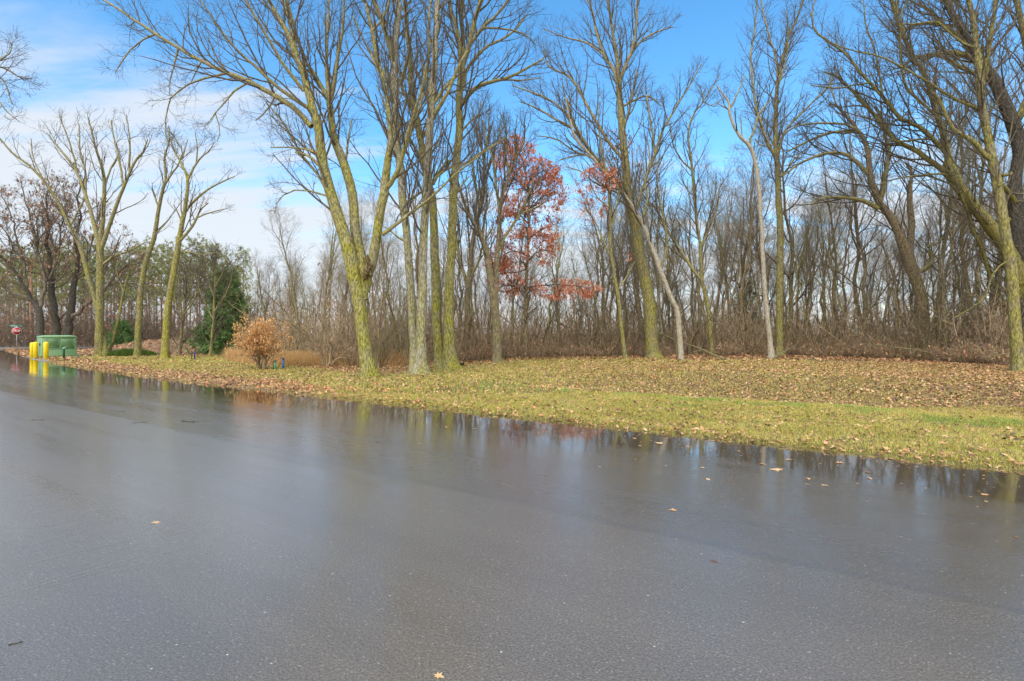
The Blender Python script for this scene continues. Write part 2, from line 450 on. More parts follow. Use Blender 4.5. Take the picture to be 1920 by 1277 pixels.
# ------------------------------------------------------------------ ground sheet
def grid_mesh(S, T, fz, name, mat, uvmul=None, attr=None):
    SS, TT = np.meshgrid(S, T, indexing='ij')
    X, Y = xy(SS, TT); Z = fz(X, Y)
    V = np.stack([X, Y, Z], -1).reshape(-1, 3)
    idx = np.arange(len(S) * len(T)).reshape(len(S), len(T))
    F = np.stack([idx[:-1, :-1], idx[:-1, 1:], idx[1:, 1:], idx[1:, :-1]], -1).reshape(-1, 4)[:, ::-1]
    uv = None if uvmul is None else np.stack([SS.ravel(), -TT.ravel()], -1)
    # make normals point up
    a, b_, c_ = V[F[0, 0]], V[F[0, 1]], V[F[0, 2]]
    if np.cross(b_ - a, c_ - a)[2] < 0: F = F[:, ::-1]
    o = mk(name, V, F, None, mat, uv=uv)
    if attr is not None:
        q = o.data.attributes.new('litter', 'FLOAT', 'POINT'); q.data.foreach_set('value', attr(V[:, 0], V[:, 1]).astype(np.float32))
    return o
Sg = np.concatenate([-np.geomspace(900, 13, 22), np.arange(-12, 62, .3), np.geomspace(63, 900, 22)])
Tg = np.concatenate([-np.geomspace(900, 9.6, 16), [-9.2, -9.0, -8.9, -6, -3, -1, -.3], np.arange(-.16, .5, .035), np.arange(.55, 16, .22), np.arange(16.5, 60, .8), np.geomspace(62, 1500, 20)])
M_ground = ground_material()
g = grid_mesh(Sg, Tg, hz, 'ground', M_ground, attr=litter_amt); tag(g, 'gently rolling turf and leaf litter beyond the wet road', 'ground', kind='structure')
# main road
Sr = np.concatenate([np.linspace(-60, -12, 30), np.arange(-11.5, 84, .5)])
Tr = -np.concatenate([[-.18, -.05], np.arange(.1, 9.2, .2), [9.25]])
rd = grid_mesh(Sr, Tr, rz, 'road', road_material(), uvmul=1); tag(rd, 'wet dark asphalt road with a puddled edge', 'road', kind='structure')

# distant crossing road (runs roughly across the view) with a thin pale edge
def strip(name, pts, wid, z0, mat, up=.012):
    P = np.array(pts, float); T = np.gradient(P, axis=0); T /= np.linalg.norm(T, axis=1, keepdims=True)
    Nr = np.stack([-T[:, 1], T[:, 0]], -1)
    rows = []
    for k in (-1, -.5, 0, .5, 1):
        q = P + Nr * wid / 2 * k; z = hz(q[:, 0], q[:, 1]) + up + .03 * (1 - k * k) if z0 is None else np.full(len(q), z0)
        rows.append(np.column_stack([q, z]))
    V = np.concatenate(rows); n = len(P)
    F = np.array([[i * n + j, i * n + j + 1, (i + 1) * n + j + 1, (i + 1) * n + j] for i in range(4) for j in range(n - 1)])
    o = mk(name, V, F, None, mat)
    return o
M_far_asph = plain('far_asphalt', (.20, .195, .19), .35, 0, .1)
xs = np.linspace(-130, -37.5, 60)
cr = strip('crossing_road', [(x, 53.5 + .02 * (x + 60)) for x in xs], 7.0, None, M_far_asph, .09)
tag(cr, 'pale crossing road seen far off behind the stop sign', 'road', kind='structure')
# ------------------------------------------------------------------ scatter: leaves and grass
def leaf_mesh(acc, P, size, tint, simple=False, tilt=.5, r=None, curl=1.0):
    """leaves lying at P (n,3)"""
    r = r or rng
    n = len(P)
    if simple:
        tv = np.array([[-.5, 0, .0], [0, -.34, -.1], [.55, 0, .03], [0, .34, -.1]]); F = np.array([[0, 1, 2], [0, 2, 3]])
    else:   # lobed outline, folded on its midrib
        ang = np.radians([180, 148, 128, 100, 72, 46, 24, 0, -24, -46, -72, -100, -128, -148])
        rad = np.array([.52, .22, .46, .24, .52, .26, .36, .60, .36, .26, .52, .24, .46, .22])
        tv = np.column_stack([rad * np.cos(ang), rad * np.sin(ang) * .85, -.35 * np.abs(rad * np.sin(ang)) ** 1.3 + .05 * np.cos(3 * ang)])
        tv = np.vstack([[0, 0, .02], tv]); k = len(ang)
        F = np.array([[0, 1 + i, 1 + (i + 1) % k] for i in range(k)])
    k = len(tv)
    a = r.uniform(0, 2 * PI, n); ca, sa = np.cos(a), np.sin(a)
    nx = r.normal(0, tilt, n); ny = r.normal(0, tilt, n)
    flip = np.where(r.random(n) < .4, -1, 1)
    cz = r.uniform(.4, 1.8, n) * flip * curl
    L = tv[None] * size[:, None, None]
    X = L[..., 0] * ca[:, None] - L[..., 1] * sa[:, None]; Y = L[..., 0] * sa[:, None] + L[..., 1] * ca[:, None]
    Z = L[..., 2] * cz[:, None] + X * nx[:, None] + Y * ny[:, None]
    V = np.stack([X, Y, Z], -1) + P[:, None]
    FF = (F[None] + (np.arange(n) * k)[:, None, None]).reshape(-1, 3)
    acc.tris(V.reshape(-1, 3), FF, np.repeat(tint, len(F)))

def blades(acc, P, h, wd, tint, lean=.6, r=None):
    r = r or rng; n = len(P)
    a = r.uniform(0, 2 * PI, n); dx, dy = np.cos(a), np.sin(a)
    b = r.uniform(0, 2 * PI, n); ln = np.abs(r.normal(0, lean, n)) * h
    B0 = P + np.column_stack([dx * wd, dy * wd, 0 * h - .01]); B1 = P - np.column_stack([dx * wd, dy * wd, 0 * h + .01])
    Mx = np.column_stack([np.cos(b) * ln * .35, np.sin(b) * ln * .35, h * .6]); Tx = np.column_stack([np.cos(b) * ln, np.sin(b) * ln, h * np.maximum(.25, 1 - .25 * (ln / h))])
    V = np.stack([B0, B1, P + Mx + (B0 - B1) * .3, P + Mx - (B0 - B1) * .3, P + Tx], 1)
    V = V[:, [0, 1, 3, 2, 4]]
    F = np.array([[0, 1, 2], [0, 2, 3], [3, 2, 4]])
    FF = (F[None] + (np.arange(n) * 5)[:, None, None]).reshape(-1, 3)
    acc.tris(V.reshape(-1, 3), FF, np.repeat(tint, 3))

def scatter(n, s0, s1, t0, t1, near, far, tmin=None):
    s = rng.uniform(s0, s1, n); t = rng.uniform(t0, t1, n)
    x, y = xy(s, t)
    px = 960 + 960 * x / np.maximum(y, .5)
    ok = (y > near) & (y <= far) & (px > -160) & (px < 2080) & (t > lip(s) + .02 if tmin is None else t > tmin)
    x, y = x[ok], y[ok]
    return x, y, px[ok], t[ok], s[ok]

def leaf_tint(x, y, px, t):
    n = len(x)
    v = np.clip(rng.normal(.5, .2, n), 0, .84)
    v = np.where(rng.random(n) < .16, rng.uniform(0, .2, n), v)
    red = np.exp(-((px - 640) / 130) ** 2 - ((t - 1.35) / .8) ** 2) * .85 + .05
    return np.where(rng.random(n) < red, rng.uniform(.84, 1, n), v)

fl = Acc()
# near: lobed leaves
x, y, px, t, s = scatter(75000, -12, 24, 0, 15, 4, 13.5)
lit = litter_amt(x, y); cl_ = vnoise(x * 1.6, y * 1.6, 5) * .6 + vnoise(x * 4, y * 4, 6) * .4
edgeb = sstep(.7, .15, t)
keep = rng.random(len(x)) < np.clip(np.maximum(lit * .9, edgeb * .8) * sstep(.2, .62, cl_ + .18 * lit + .25 * edgeb) + .34, 0, 1)
x, y, px, t = x[keep], y[keep], px[keep], t[keep]
P = np.column_stack([x, y, hz(x, y) + .018 + rng.uniform(0, .025, len(x))])
leaf_mesh(fl, P, rng.uniform(.045, .105, len(x)), leaf_tint(x, y, px, t), False, .28)
# middle distance
x, y, px, t, s = scatter(340000, -16, 44, 0, 26, 13.5, 27)
lit = litter_amt(x, y); cl_ = vnoise(x * 1.1, y * 1.1, 7) * .6 + vnoise(x * 3, y * 3, 6) * .4
keep = rng.random(len(x)) < np.clip(lit * sstep(.15, .6, cl_ + .25 * lit) + .16, 0, 1)
x, y, px, t = x[keep], y[keep], px[keep], t[keep]
P = np.column_stack([x, y, hz(x, y) + .02 + rng.uniform(0, .04, len(x))])
leaf_mesh(fl, P, rng.uniform(.05, .10, len(x)), leaf_tint(x, y, px, t), True, .35)
# far, larger clumps
x, y, px, t, s = scatter(330000, -40, 75, 0, 48, 27, 52)
lit = litter_amt(x, y)
keep = rng.random(len(x)) < np.clip(lit * .6 + .05, 0, 1)
x, y, px, t = x[keep], y[keep], px[keep], t[keep]
P = np.column_stack([x, y, hz(x, y) + .02 + rng.uniform(0, .06, len(x))])
leaf_mesh(fl, P, rng.uniform(.09, .18, len(x)), leaf_tint(x, y, px, t), True, .4)
tag(fl.build('fallen_leaves', M_leaf, smooth=False, tint=True), 'brown and tan fallen leaves carpeting turf and wood floor', 'fallen leaves', kind='stuff')

ga = Acc()
def gtint(x, y, px, t):
    n = len(x)
    patch = vnoise(x * .9, y * .9, 8) * .6 + vnoise(x * 2.6, y * 2.6, 9) * .4
    v = np.clip(rng.normal(.50, .20, n) + .25 * (vnoise(x * 1.7, y * 1.7, 21) - .5), 0, .74)
    fresh = np.where((px > 900), sstep(2.4, 3.6, t) * sstep(6.2, 4.8, t), .25) * sstep(.42, .62, patch) * .75
    fresh = np.maximum(fresh, .10)
    trunk = np.zeros(n)
    for cx_, cy_ in ((-5.2, 19.2), (-3.6, 20.3), (-2.5, 21)):
        trunk = np.maximum(trunk, np.exp(-((x - cx_) ** 2 + (y - cy_) ** 2) / .9))
    fresh = np.maximum(fresh, trunk * .7)
    return np.where(rng.random(n) < fresh, rng.uniform(.77, 1, n), v)
x, y, px, t, s = scatter(1200000, -10, 18, 0, 10, 4, 13.5)
lit = litter_amt(x, y); cl_ = vnoise(x * 1.6, y * 1.6, 5)
keep = (rng.random(len(x)) < (1 - .55 * lit) * (.35 + .65 * vnoise(x * 5, y * 5, 12))) & (rng.random(len(x)) < sstep(0, .35, t) + .25)
x, y, px, t = x[keep], y[keep], px[keep], t[keep]
h = rng.uniform(.02, .065, len(x)) * (.7 + .7 * vnoise(x * 2, y * 2, 13)) * (1 + .5 * sstep(3, 4, t))
blades(ga, np.column_stack([x, y, hz(x, y)]), h, rng.uniform(.0022, .0038, len(x)), gtint(x, y, px, t), 1.3)
x, y, px, t, s = scatter(700000, -14, 44, 0, 24, 13.5, 38)
lit = litter_amt(x, y)
keep = (rng.random(len(x)) < (1 - .70 * lit) * (.35 + .65 * vnoise(x * 3, y * 3, 12)))
x, y, px, t = x[keep], y[keep], px[keep], t[keep]
h = rng.uniform(.04, .085, len(x)) * (.7 + .6 * vnoise(x * 2, y * 2, 13))
blades(ga, np.column_stack([x, y, hz(x, y)]), h, rng.uniform(.005, .011, len(x)), gtint(x, y, px, t), .8)
tag(ga.build('lawn_grass', M_grass, smooth=False, tint=True), 'short yellow-green winter grass along the road verge', 'grass', kind='stuff')

# tall straw-coloured grass at the foot of the brush
sg = Acc()
n = 60000
pxs = rng.uniform(425, 770, n); dep = rng.uniform(24.2, 33, n)
front_d = np.interp(pxs, [425, 480, 560, 700, 770], [29, 25.5, 24.4, 24.6, 24.8])
dep = front_d + np.abs(rng.normal(0, 3.2, n))
x = (pxs - 960) / 960 * dep; y = dep
k = rng.random(n) < .25 + .75 * sstep(.3, .6, vnoise(x * .8, y * .8, 15))
x, y = x[k], y[k]
h = rng.uniform(.3, .85, len(x)) * sstep(-.3, 2.2, y - np.interp(960 + 960 * x / y, [425, 480, 560, 700, 770], [29, 25.5, 24.4, 24.6, 24.8]) + .7)
blades(sg, np.column_stack([x, y, hz(x, y)]), np.maximum(h, .12), rng.uniform(.005, .010, len(x)), rng.random(len(x)), .5)
tag(sg.build('tall_dry_grass', M_straw, smooth=False, tint=True), 'tall straw-coloured dry grass below the brush', 'dry grass', kind='stuff')

# ------------------------------------------------------------------ branching
def unit(v): return v / (np.linalg.norm(v, axis=-1, keepdims=True) + 1e-9)

def spawn(P, R, m, L, ang=(22, 48), t0=.25, t1=.98, up=.12, wig=.13, K=5, rf=.55, rmin=.004, rcap=9, g=None):
    """m children on each of N polylines; L = (lo, hi) length or callable(r)"""
    g = g or rng
    N, Q, _ = P.shape
    t = t0 + (t1 - t0) * (np.arange(m)[None] + g.uniform(0, 1, (N, m))) / m
    f = t * (Q - 1); i = np.minimum(f.astype(int), Q - 2); fr = (f - i)[..., None]
    n_ = np.arange(N)[:, None]
    p = P[n_, i] * (1 - fr) + P[n_, i + 1] * fr
    r = R[n_, i] * (1 - fr[..., 0]) + R[n_, i + 1] * fr[..., 0]
    T = unit(P[n_, i + 1] - P[n_, i])
    a = g.uniform(0, 2 * PI, (N, 1)) + np.arange(m)[None] * 2.4 + g.normal(0, .4, (N, m))
    ref = np.where(np.abs(T[..., 2:3]) > .8, np.array([1., 0, 0]), np.array([0, 0, 1.]))
    A = unit(np.cross(T, ref)); B = np.cross(T, A)
    side = A * np.cos(a)[..., None] + B * np.sin(a)[..., None]
    th = np.radians(g.uniform(ang[0], ang[1], (N, m)))[..., None]
    D = unit(T * np.cos(th) + side * np.sin(th))
    ln = L(r) * g.uniform(.65, 1.25, (N, m)) if callable(L) else g.uniform(L[0], L[1], (N, m))
    ln = ln * (1 - .45 * t)
    D = D.reshape(-1, 3); p = p.reshape(-1, 3); ln = ln.reshape(-1); r = r.reshape(-1)
    r0 = np.clip(r * rf * g.uniform(.7, 1.15, len(r)), rmin, rcap)
    out = [p]; step = (ln / (K - 1))[:, None]
    for k in range(K - 1):
        D = unit(D + g.normal(0, wig, D.shape) + np.array([0, 0, up]))
        out.append(out[-1] + D * step)
    RR = np.maximum(r0[:, None] * np.linspace(1, .32, K)[None], rmin * .8)
    return np.stack(out, 1), RR

def spline(A, n):
    A = np.asarray(A, float); K = len(A)
    if K == 2: return A[0] + (A[1] - A[0]) * np.linspace(0, 1, n)[:, None]
    Q = np.vstack([2 * A[0] - A[1], A, 2 * A[-1] - A[-2]])
    u = np.linspace(0, K - 1, n); i = np.minimum(u.astype(int), K - 2); f = (u - i)[:, None]
    p0, p1, p2, p3 = Q[i], Q[i + 1], Q[i + 2], Q[i + 3]
    return .5 * (2 * p1 + (p2 - p0) * f + (2 * p0 - 5 * p1 + 4 * p2 - p3) * f ** 2 + (3 * p1 - p0 - 3 * p2 + p3) * f ** 3)

def px2w(px, py, d): return np.array([(px - 960) / 960 * d, d, EYE + (625 - py) / 960 * d])

def tree(name, label, stems, limbs, base=None, d=None, mat=None, cmat=None, group=None, cat='tree', dens=1.5, levels=(5, 4), rmin=.0045,
         up=.12, lscale=42, wig=.13, leafage=None, flare=.55, seed=None, kfirst=.42, ang=(20, 46), ext=True, droop=0, kink=.012, l1=(.6, 4.2), tcol=None, wscale=1.0):
    """stems / limbs: lists of photo-traced (x, y, width) put at their own real distance"""
    g = np.random.default_rng(seed if seed is not None else sum(map(ord, label)))
    bx, by = base or (stems[0][1] if isinstance(stems[0][0], (int, float)) else stems[0][0])[:2]
    if d is None:
        b = pos(bx, by)
    else:
        b = at(bx, d)
    D0 = b[1]; db = D0
    root = empty(name, tuple(b), label, cat, group)
    known = []            # (px, py, depth)
    tr = Acc(); cr_ = Acc(); prim = []
    def lay(pts, dstart, drift):
        pts = np.array([(*p, 0) if len(p) == 2 else p for p in pts], float)
        seg = np.hypot(*np.diff(pts[:, :2], axis=0).T); cum = np.concatenate([[0], np.cumsum(seg)])
        dep = dstart + drift * (cum / 960 * D0)
        W = np.array([px2w(a[0], a[1], q) for a, q in zip(pts, dep)])
        rr = pts[:, 2] / 2 / 960 * dep * wscale
        n = max(4, int(cum[-1] / 960 * D0 / .45) + 1)
        S_ = spline(np.column_stack([W, rr, pts[:, 0], pts[:, 1], dep]), n)
        S_[:, 3] = np.maximum(S_[:, 3], rmin * 1.2)
        jit = g.normal(0, kink, (n, 3)); jit[0] = 0
        S_[:, :3] += jit * np.minimum(1, S_[:, 3:4] * 30)
        return S_
    for i, s_ in enumerate(stems):
        sp_ = s_[1:] if isinstance(s_[0], (int, float)) else s_
        dr = s_[0] if isinstance(s_[0], (int, float)) else g.uniform(-.06, .06)
        S_ = lay(sp_, D0 + (0 if i == 0 else (g.uniform(-.02, .03) * D0 if False else i * .10)), dr)
        if sp_[0][1] > 640:   # reaches the ground
            foot = S_[0].copy(); gz = float(hz(foot[0], foot[1])); S_[0, 2] = gz + .0
            low = S_[0].copy(); low[2] = gz - .18
            S_ = np.vstack([low, S_])
            # dense rings near the foot for the root flare
            hh = np.array([.0, .06, .14, .26, .42, .62])
            z0 = S_[1, 2]; nx = S_[2] if len(S_) > 2 else S_[1]
            ext_ = [S_[1] + (nx - S_[1]) * min(1, q / max(.3, nx[2] - z0)) for q in hh[1:] if q < (nx[2] - z0) * .9]
            S_ = np.vstack([S_[:2], *([e[None] for e in ext_]), S_[2:]])
            R_ = S_[:, 3]; hgt = np.maximum(S_[:, 2] - z0, -.1)
            ph = g.uniform(0, 6); nl = int(g.integers(4, 6))
            fl_ = flare
            def lobes(P_, th, z0=z0, ph=ph, nl=nl):
                h_ = np.maximum(P_[..., 2] - z0, -.15)[..., None]
                e = np.exp(-np.maximum(h_, 0) / .30)
                return 1 + fl_ * e * (.45 + .55 * (np.cos(nl * th + ph) * .5 + .5)[None, None]) + .035 * np.cos(3 * th + ph + h_ * 1.3)
            tr.tubes(S_[None, :, :3], R_[None], 14, lobes)
        else:
            tr.tubes(S_[None, :, :3], S_[None, :, 3], 10)
        known += [(a[4], a[5], a[6]) for a in S_]
        prim.append((S_, kfirst))
        if ext and sp_[-1][1] < 12:
            v = unit(S_[-1, :3] - S_[-3, :3]); L_ = 2.5 + 25 * S_[-1, 3]
            top = S_[-1, :3] + v * np.linspace(0, L_, 7)[:, None] + np.cumsum(g.normal(0, .07, (7, 3)), 0) * (np.arange(7) > 0)[:, None]
            rr = np.linspace(S_[-1, 3], max(rmin, S_[-1, 3] * .3), 7)
            cr_.tubes(top[None], rr[None], 6)
            prim.append((np.column_stack([top, rr, 0 * rr, 0 * rr, 0 * rr]), .05))
    for l_ in limbs:
        dr = g.uniform(-.45, .45)
        if isinstance(l_[0], (int, float)): dr = l_[0]; l_ = l_[1:]
        kk = np.array(known); j = np.argmin((kk[:, 0] - l_[0][0]) ** 2 + (kk[:, 1] - l_[0][1]) ** 2)
        S_ = lay(l_, kk[j, 2], dr)
        cr_.tubes(S_[None, :, :3], S_[None, :, 3], 7)
        known += [(a[4], a[5], a[6]) for a in S_]
        prim.append((S_, .12))
        if ext and l_[-1][1] < 12:
            v = unit(S_[-1, :3] - S_[-3, :3]); L_ = 1.2 + 30 * S_[-1, 3]
            top = S_[-1, :3] + v * np.linspace(0, L_, 6)[:, None] + np.cumsum(g.normal(0, .05, (6, 3)), 0) * (np.arange(6) > 0)[:, None]
            rr = np.linspace(S_[-1, 3], rmin, 6)
            cr_.tubes(top[None], rr[None], 5)
            prim.append((np.column_stack([top, rr, 0 * rr, 0 * rr, 0 * rr]), .0))
    # twigs
    P1, R1 = [], []
    for S_, t0 in prim:
        ln = np.linalg.norm(np.diff(S_[:, :3], axis=0), axis=1).sum() * (1 - t0)
        m = int(ln * dens + g.random())
        if m < 1: continue
        a, b_ = spawn(S_[None, :, :3], S_[None, :, 3], m, lambda r: np.clip(r * lscale, *l1), ang, t0, .99, up, wig, 7, .5, rmin, .045, g)
        P1.append(a); R1.append(b_)
    P1 = np.concatenate(P1); R1 = np.concatenate(R1)
    cr_.tubes(P1, R1, 4, mi=1)
    P2, R2 = spawn(P1, R1, levels[0], lambda r: np.clip(r * 75, .45, 1.7), (25, 55), .2, .97, up * .7 - droop, wig * 1.2, 5, .6, rmin, .02, g)
    cr_.tubes(P2, R2, 3, mi=1)
    P3 = P2
    if levels[1]:
        P3, R3 = spawn(P2, R2, levels[1], (.22, .75), (25, 60), .2, .95, up * .5 - droop, wig * 1.3, 4, .7, rmin * .85, .01, g)
        cr_.tubes(P3, R3, 3, mi=1)
    tr.build('trunk', mat, root, off=b)
    cr_.build('crown', [cmat or M_limb, tcol or M_fine], root, off=b)
    if leafage:
        lm, prob, size, per = leafage[:4]
        la = Acc(); tips = np.concatenate([P3[:, 1:].reshape(-1, 3), P2[:, -2:].reshape(-1, 3)])
        p_ = prob(960 + 960 * tips[:, 0] / tips[:, 1], 625 - (tips[:, 2] - EYE) * 960 / tips[:, 1]) if callable(prob) else prob
        tips = tips[g.random(len(tips)) < p_]
        Q = np.repeat(tips, per, 0) + g.normal(0, .07, (len(tips) * per, 3))
        leaf_mesh(la, Q, g.uniform(size[0], size[1], len(Q)), np.clip(g.normal(.5, .22, len(Q)), 0, 1), True, 1.0, g)
        la.build('foliage', lm, root, smooth=False, tint=True, off=b)
    return root

# ------------------------------------------------------------------ the big mossy maples in the middle
lm_ = tree('maple_tree', 'leaning mossy maple with a brown burl where three stems part, left of twin trunks',
 [[.0, (693,707,27),(686,662,24),(679,606,24),(669,549,24),(658,493,26),(649,450,23),(632,400,21),(607,313,18),(600,266,17),(595,232,16),(582,188,14),(570,138,13),(551,94,12),(538,60,10),(529,47,9),(513,16,7),(498,-6,6)],
  [.1, (680,562,20),(679,520,22),(677,493,22),(669,450,19),(663,386,17),(657,344,17),(638,288,16),(626,260,14),(620,219,12),(617,188,11),(604,165,8),(590,140,7),(570,110,6),(551,47,5),(538,-4,4)],
  [-.1, (684,548,18),(690,512,20),(697,493,19),(706,445,17),(716,386,16),(722,354,17),(725,313,14),(731,282,13),(731,244,9),(725,188,8),(719,150,8),(706,103,7),(697,56,7),(688,19,6),(684,-6,5)]],
 [[.25,(584,237,11),(548,200,10),(507,175,9),(469,153,8.5),(426,136,7.5),(382,116,7),(335,91,6),(291,64,5.5),(257,41,5),(231,23,4),(188,-4,3)],
  [.0,(291,64,4),(269,74,3),(244,94,2.6),(228,116,2.2),(216,135,1.5)],
  [.1,(334,92,4),(325,125,2.5),(319,150,2),(318,178,1.4)],
  [.1,(426,137,5),(397,144,4),(363,153,3.4),(338,169,2.8),(319,187,2.5),(313,213,2.2),(310,244,1.6),(319,275,1.2)],
  [-.1,(463,156,4),(438,171,3.4),(419,194,2.8),(404,213,2.2),(388,235,1.5)],
  [.1,(404,213,2.2),(413,244,1.6),(407,266,1.2)],
  [.1,(516,180,3.6),(501,207,2.8),(479,226,1.6)],
  [.15,(378,114,3),(368,135,2.2),(360,152,1.6)],
  [-.2,(577,202,8),(523,166,6.5),(476,122,5.5),(444,94,5),(419,63,4),(397,34,3.4),(372,-4,2.6)],
  [-.3,(570,170,8),(538,131,6),(504,75,5.5),(479,31,5),(457,-4,4)],
  [.3,(622,375,6),(597,330,5),(570,297,4.5),(548,260,4),(523,219,3),(500,195,2)],
  [.0,(600,312,6),(579,292,4.5),(554,285,3)], [-.1,(596,287,5),(557,277,3.4),(507,276,2)],
  [.1,(612,367,4),(570,357,3.2),(538,361,2.4),(516,384,1.5)],
  [.1,(560,116,7),(548,60,6),(538,25,5.5),(529,-4,5)],
  [-.3,(618,195,8),(628,150,7),(634,100,6),(642,63,5),(646,-4,4)], [.2,(617,180,7),(613,130,6),(614,60,5),(617,-4,4)],
  [-.4,(722,356,10),(741,332,9),(753,300,8),(762,262,7),(775,215,6),(790,170,5),(800,120,4)],
  [.2,(716,440,8),(750,414,6.5),(784,388,5.5),(820,360,4.5),(862,320,3.5),(905,288,2.6),(945,258,1.6)],
  [.5,(718,150,5),(704,120,4),(680,70,3.5),(660,30,3)],[.3,(655,340,5),(648,310,4),(652,270,3.4),(660,225,2.5)],
  [-.3,(697,60,5),(720,30,4),(732,-4,3)]],
 mat=M_mossy, dens=2.3, rmin=.0045, droop=.02, flare=.75)
# torn brown burl and dead wood in the crotch of the leaning maple
gb = np.random.default_rng(61); lb = np.array(lm_.location); a = Acc()
for (bx_, by_, br_, bh_) in ((688, 509, .125, .17), (693, 499, .09, .14), (683, 519, .085, .13), (689, 487, .05, .20), (695, 515, .07, .08)):
    c_ = px2w(bx_, by_, lb[1] - .17) - lb; th = np.linspace(0, 2 * PI, 19)[:-1]; ph = np.linspace(.05, PI - .05, 12)
    Rn = br_ * (1 + .75 * (gb.random((12, 18)) - .5)) * (1 + .2 * np.sin(3 * th)[None])
    V = np.stack([Rn * np.sin(ph)[:, None] * np.cos(th), Rn * np.sin(ph)[:, None] * np.sin(th) * .9, (bh_ * np.cos(ph))[:, None] * (1 + .2 * (gb.random((12, 18)) - .5))], -1) + c_
    idx = np.arange(12 * 18).reshape(12, 18); A0 = idx[:-1]; B0 = idx[1:]
    a.quads(V.reshape(-1, 3), np.stack([A0, B0, np.roll(B0, -1, 1), np.roll(A0, -1, 1)], -1).reshape(-1, 4))
M_burl = bark('torn_wood', (.05, .035, .022), (.34, .22, .12), MOSS, .30, 9, 1.4, 1.0)
a.build('burl', M_burl, lm_)
tree('maple_tree', 'tall twin-stemmed maple whose grey trunk stands before a thinner mossy one',
 [[.0,(787,702,30),(790,660,20),(790,606,18),(793,521,16),(795,450,15),(799,380,15),(800,344,15),(805,250,14),(810,188,13),(816,94,11),(819,31,10),(822,-8,9)],
  [.12,(779,702,20),(776,640,16),(773,606,15),(768,521,15),(764,450,14),(756,380,15),(750,313,14),(742,250,15),(741,188,14),(739,125,13),(741,78,12),(747,31,11),(747,-8,10)]],
 [[-.3,(739,120,10),(728,78,9),(716,41,8.5),(700,-4,8)],
  [.2,(810,180,8),(800,140,6),(806,90,5),(804,40,5),(810,-4,4)],[.3,(752,300,7),(770,250,5.5),(785,210,5),(796,160,4.5),(790,110,3.5)],
  [-.2,(813,214,8),(840,172,7),(857,130,6),(880,90,4.5)],[.1,(812,196,7),(838,160,6),(855,142,5)],
  [.2,(741,190,6),(728,150,5),(712,125,4),(690,90,3)],[-.2,(764,455,6),(740,440,3),(722,425,2)],
  [.3,(805,344,6),(826,326,5),(850,310,4)],[.3,(752,255,5),(735,230,4),(720,190,3),(706,160,2)],
  [-.4,(760,380,5),(790,360,4),(818,330,3),(840,295,2)]],
 mat=M_mossy2, dens=2.2, seed=5, flare=.8)
tree('maple_tree', 'mossy maple of two trunks joined at the root, right of the grey trunk',
 [[.0,(845,692,30),(841,634,20),(842,549,17),(847,465,16),(849,380,16),(855,313,15),(860,250,14),(861,188,13),(866,125,13),(862,95,9),(858,60,8),(847,25,7.5),(840,-8,7)],
  [.08,(826,694,20),(822,634,17),(817,549,18),(815,465,16),(812,380,14),(803,345,13),(794,300,13),(788,260,12),(781,219,12),(770,163,11),(769,103,10),(763,63,9),(761,19,8),(758,-8,7)]],
 [[.2,(866,125,9),(868,80,8),(866,50,7.5),(864,-4,7)],[-.2,(868,120,11),(882,81,9.5),(891,35,9),(905,-6,8)],
  [-.3,(866,196,9),(882,175,8),(907,158,7),(938,150,6),(969,138,5),(994,125,4),(1019,110,3)],[.1,(938,150,4),(960,151,3),(985,150,2.4),(1015,146,1.6)],
  [.2,(868,169,7),(875,135,6),(897,100,5.5),(938,75,4.5),(966,56,4),(988,28,3)],
  [-.4,(884,80,7),(906,50,6),(932,28,5),(957,-4,4)],[.4,(906,52,4),(950,55,3.4),(985,65,2.4),(1005,85,1.6)],
  [.3,(812,345,7),(826,318,6),(846,300,5)],[.3,(856,315,5),(882,300,4),(912,280,3),(950,258,2)],
  [-.2,(781,222,8),(765,190,6),(752,160,6),(758,130,5),(770,90,4)],[-.1,(779,300,6),(765,335,0)] if False else [-.2,(790,262,6),(812,225,5),(830,190,4)],
  [.3,(850,372,5),(868,345,3.5),(880,330,2.5)],[-.3,(862,250,5),(880,230,3.5),(895,215,2.5)]],
 mat=M_mossy, dens=2.2, seed=8, flare=.8)

# ------------------------------------------------------------------ lawn trees on the left
LG = 'bare mossy lawn trees left of the spruce'
tree('maple_tree', 'many-limbed bare lawn tree just right of the green utility cabinet',
 [[.0,(186,668,15),(187,591,12.5),(188,513,12),(188,470,11.5),(192,419,7),(196,349,6),(191,314,5),(180,280,4),(172,245,3),(165,220,2)],
  [.05,(198,667,11),(188,600,8),(178,560,8),(164,513,7),(149,458,7),(129,419,6.5),(114,388,5.5),(90,349,5),(59,314,4),(23,286,3.2),(2,262,2.5),(-10,245,1.5)]],
 [[.1,(186,468,8),(176,419,7),(161,368,6),(145,325,5),(121,290,4),(103,268,3),(88,250,2)],[-.1,(190,466,8),(211,404,6.5),(231,353,5.5),(251,306,4.2),(268,284,3.2),(276,262,2)],
  [.1,(231,353,4),(224,300,3.4),(214,262,2.8),(208,225,2)],[-.1,(243,325,4),(243,270,3),(240,240,2.2),(236,215,1.5)],
  [.2,(161,368,4),(160,320,3.4),(150,280,2.6),(148,235,2)],[-.1,(145,325,4),(136,285,3),(122,245,2.4),(110,215,1.6)],
  [.2,(196,349,4),(206,320,3),(222,290,2.4)],[.1,(136,435,4),(120,405,3),(100,390,2)],
  [.1,(90,349,3),(75,325,2.4),(62,295,2),(58,260,1.5)],[.1,(130,425,4),(150,390,3),(160,370,2.4)] ,
  [-.1,(188,500,5),(215,480,3.6),(243,470,2.8),(270,455,2)]],
 mat=M_green, cmat=M_limb, dens=1.1, rmin=.008, group=LG, seed=21, levels=(4,3), lscale=34)
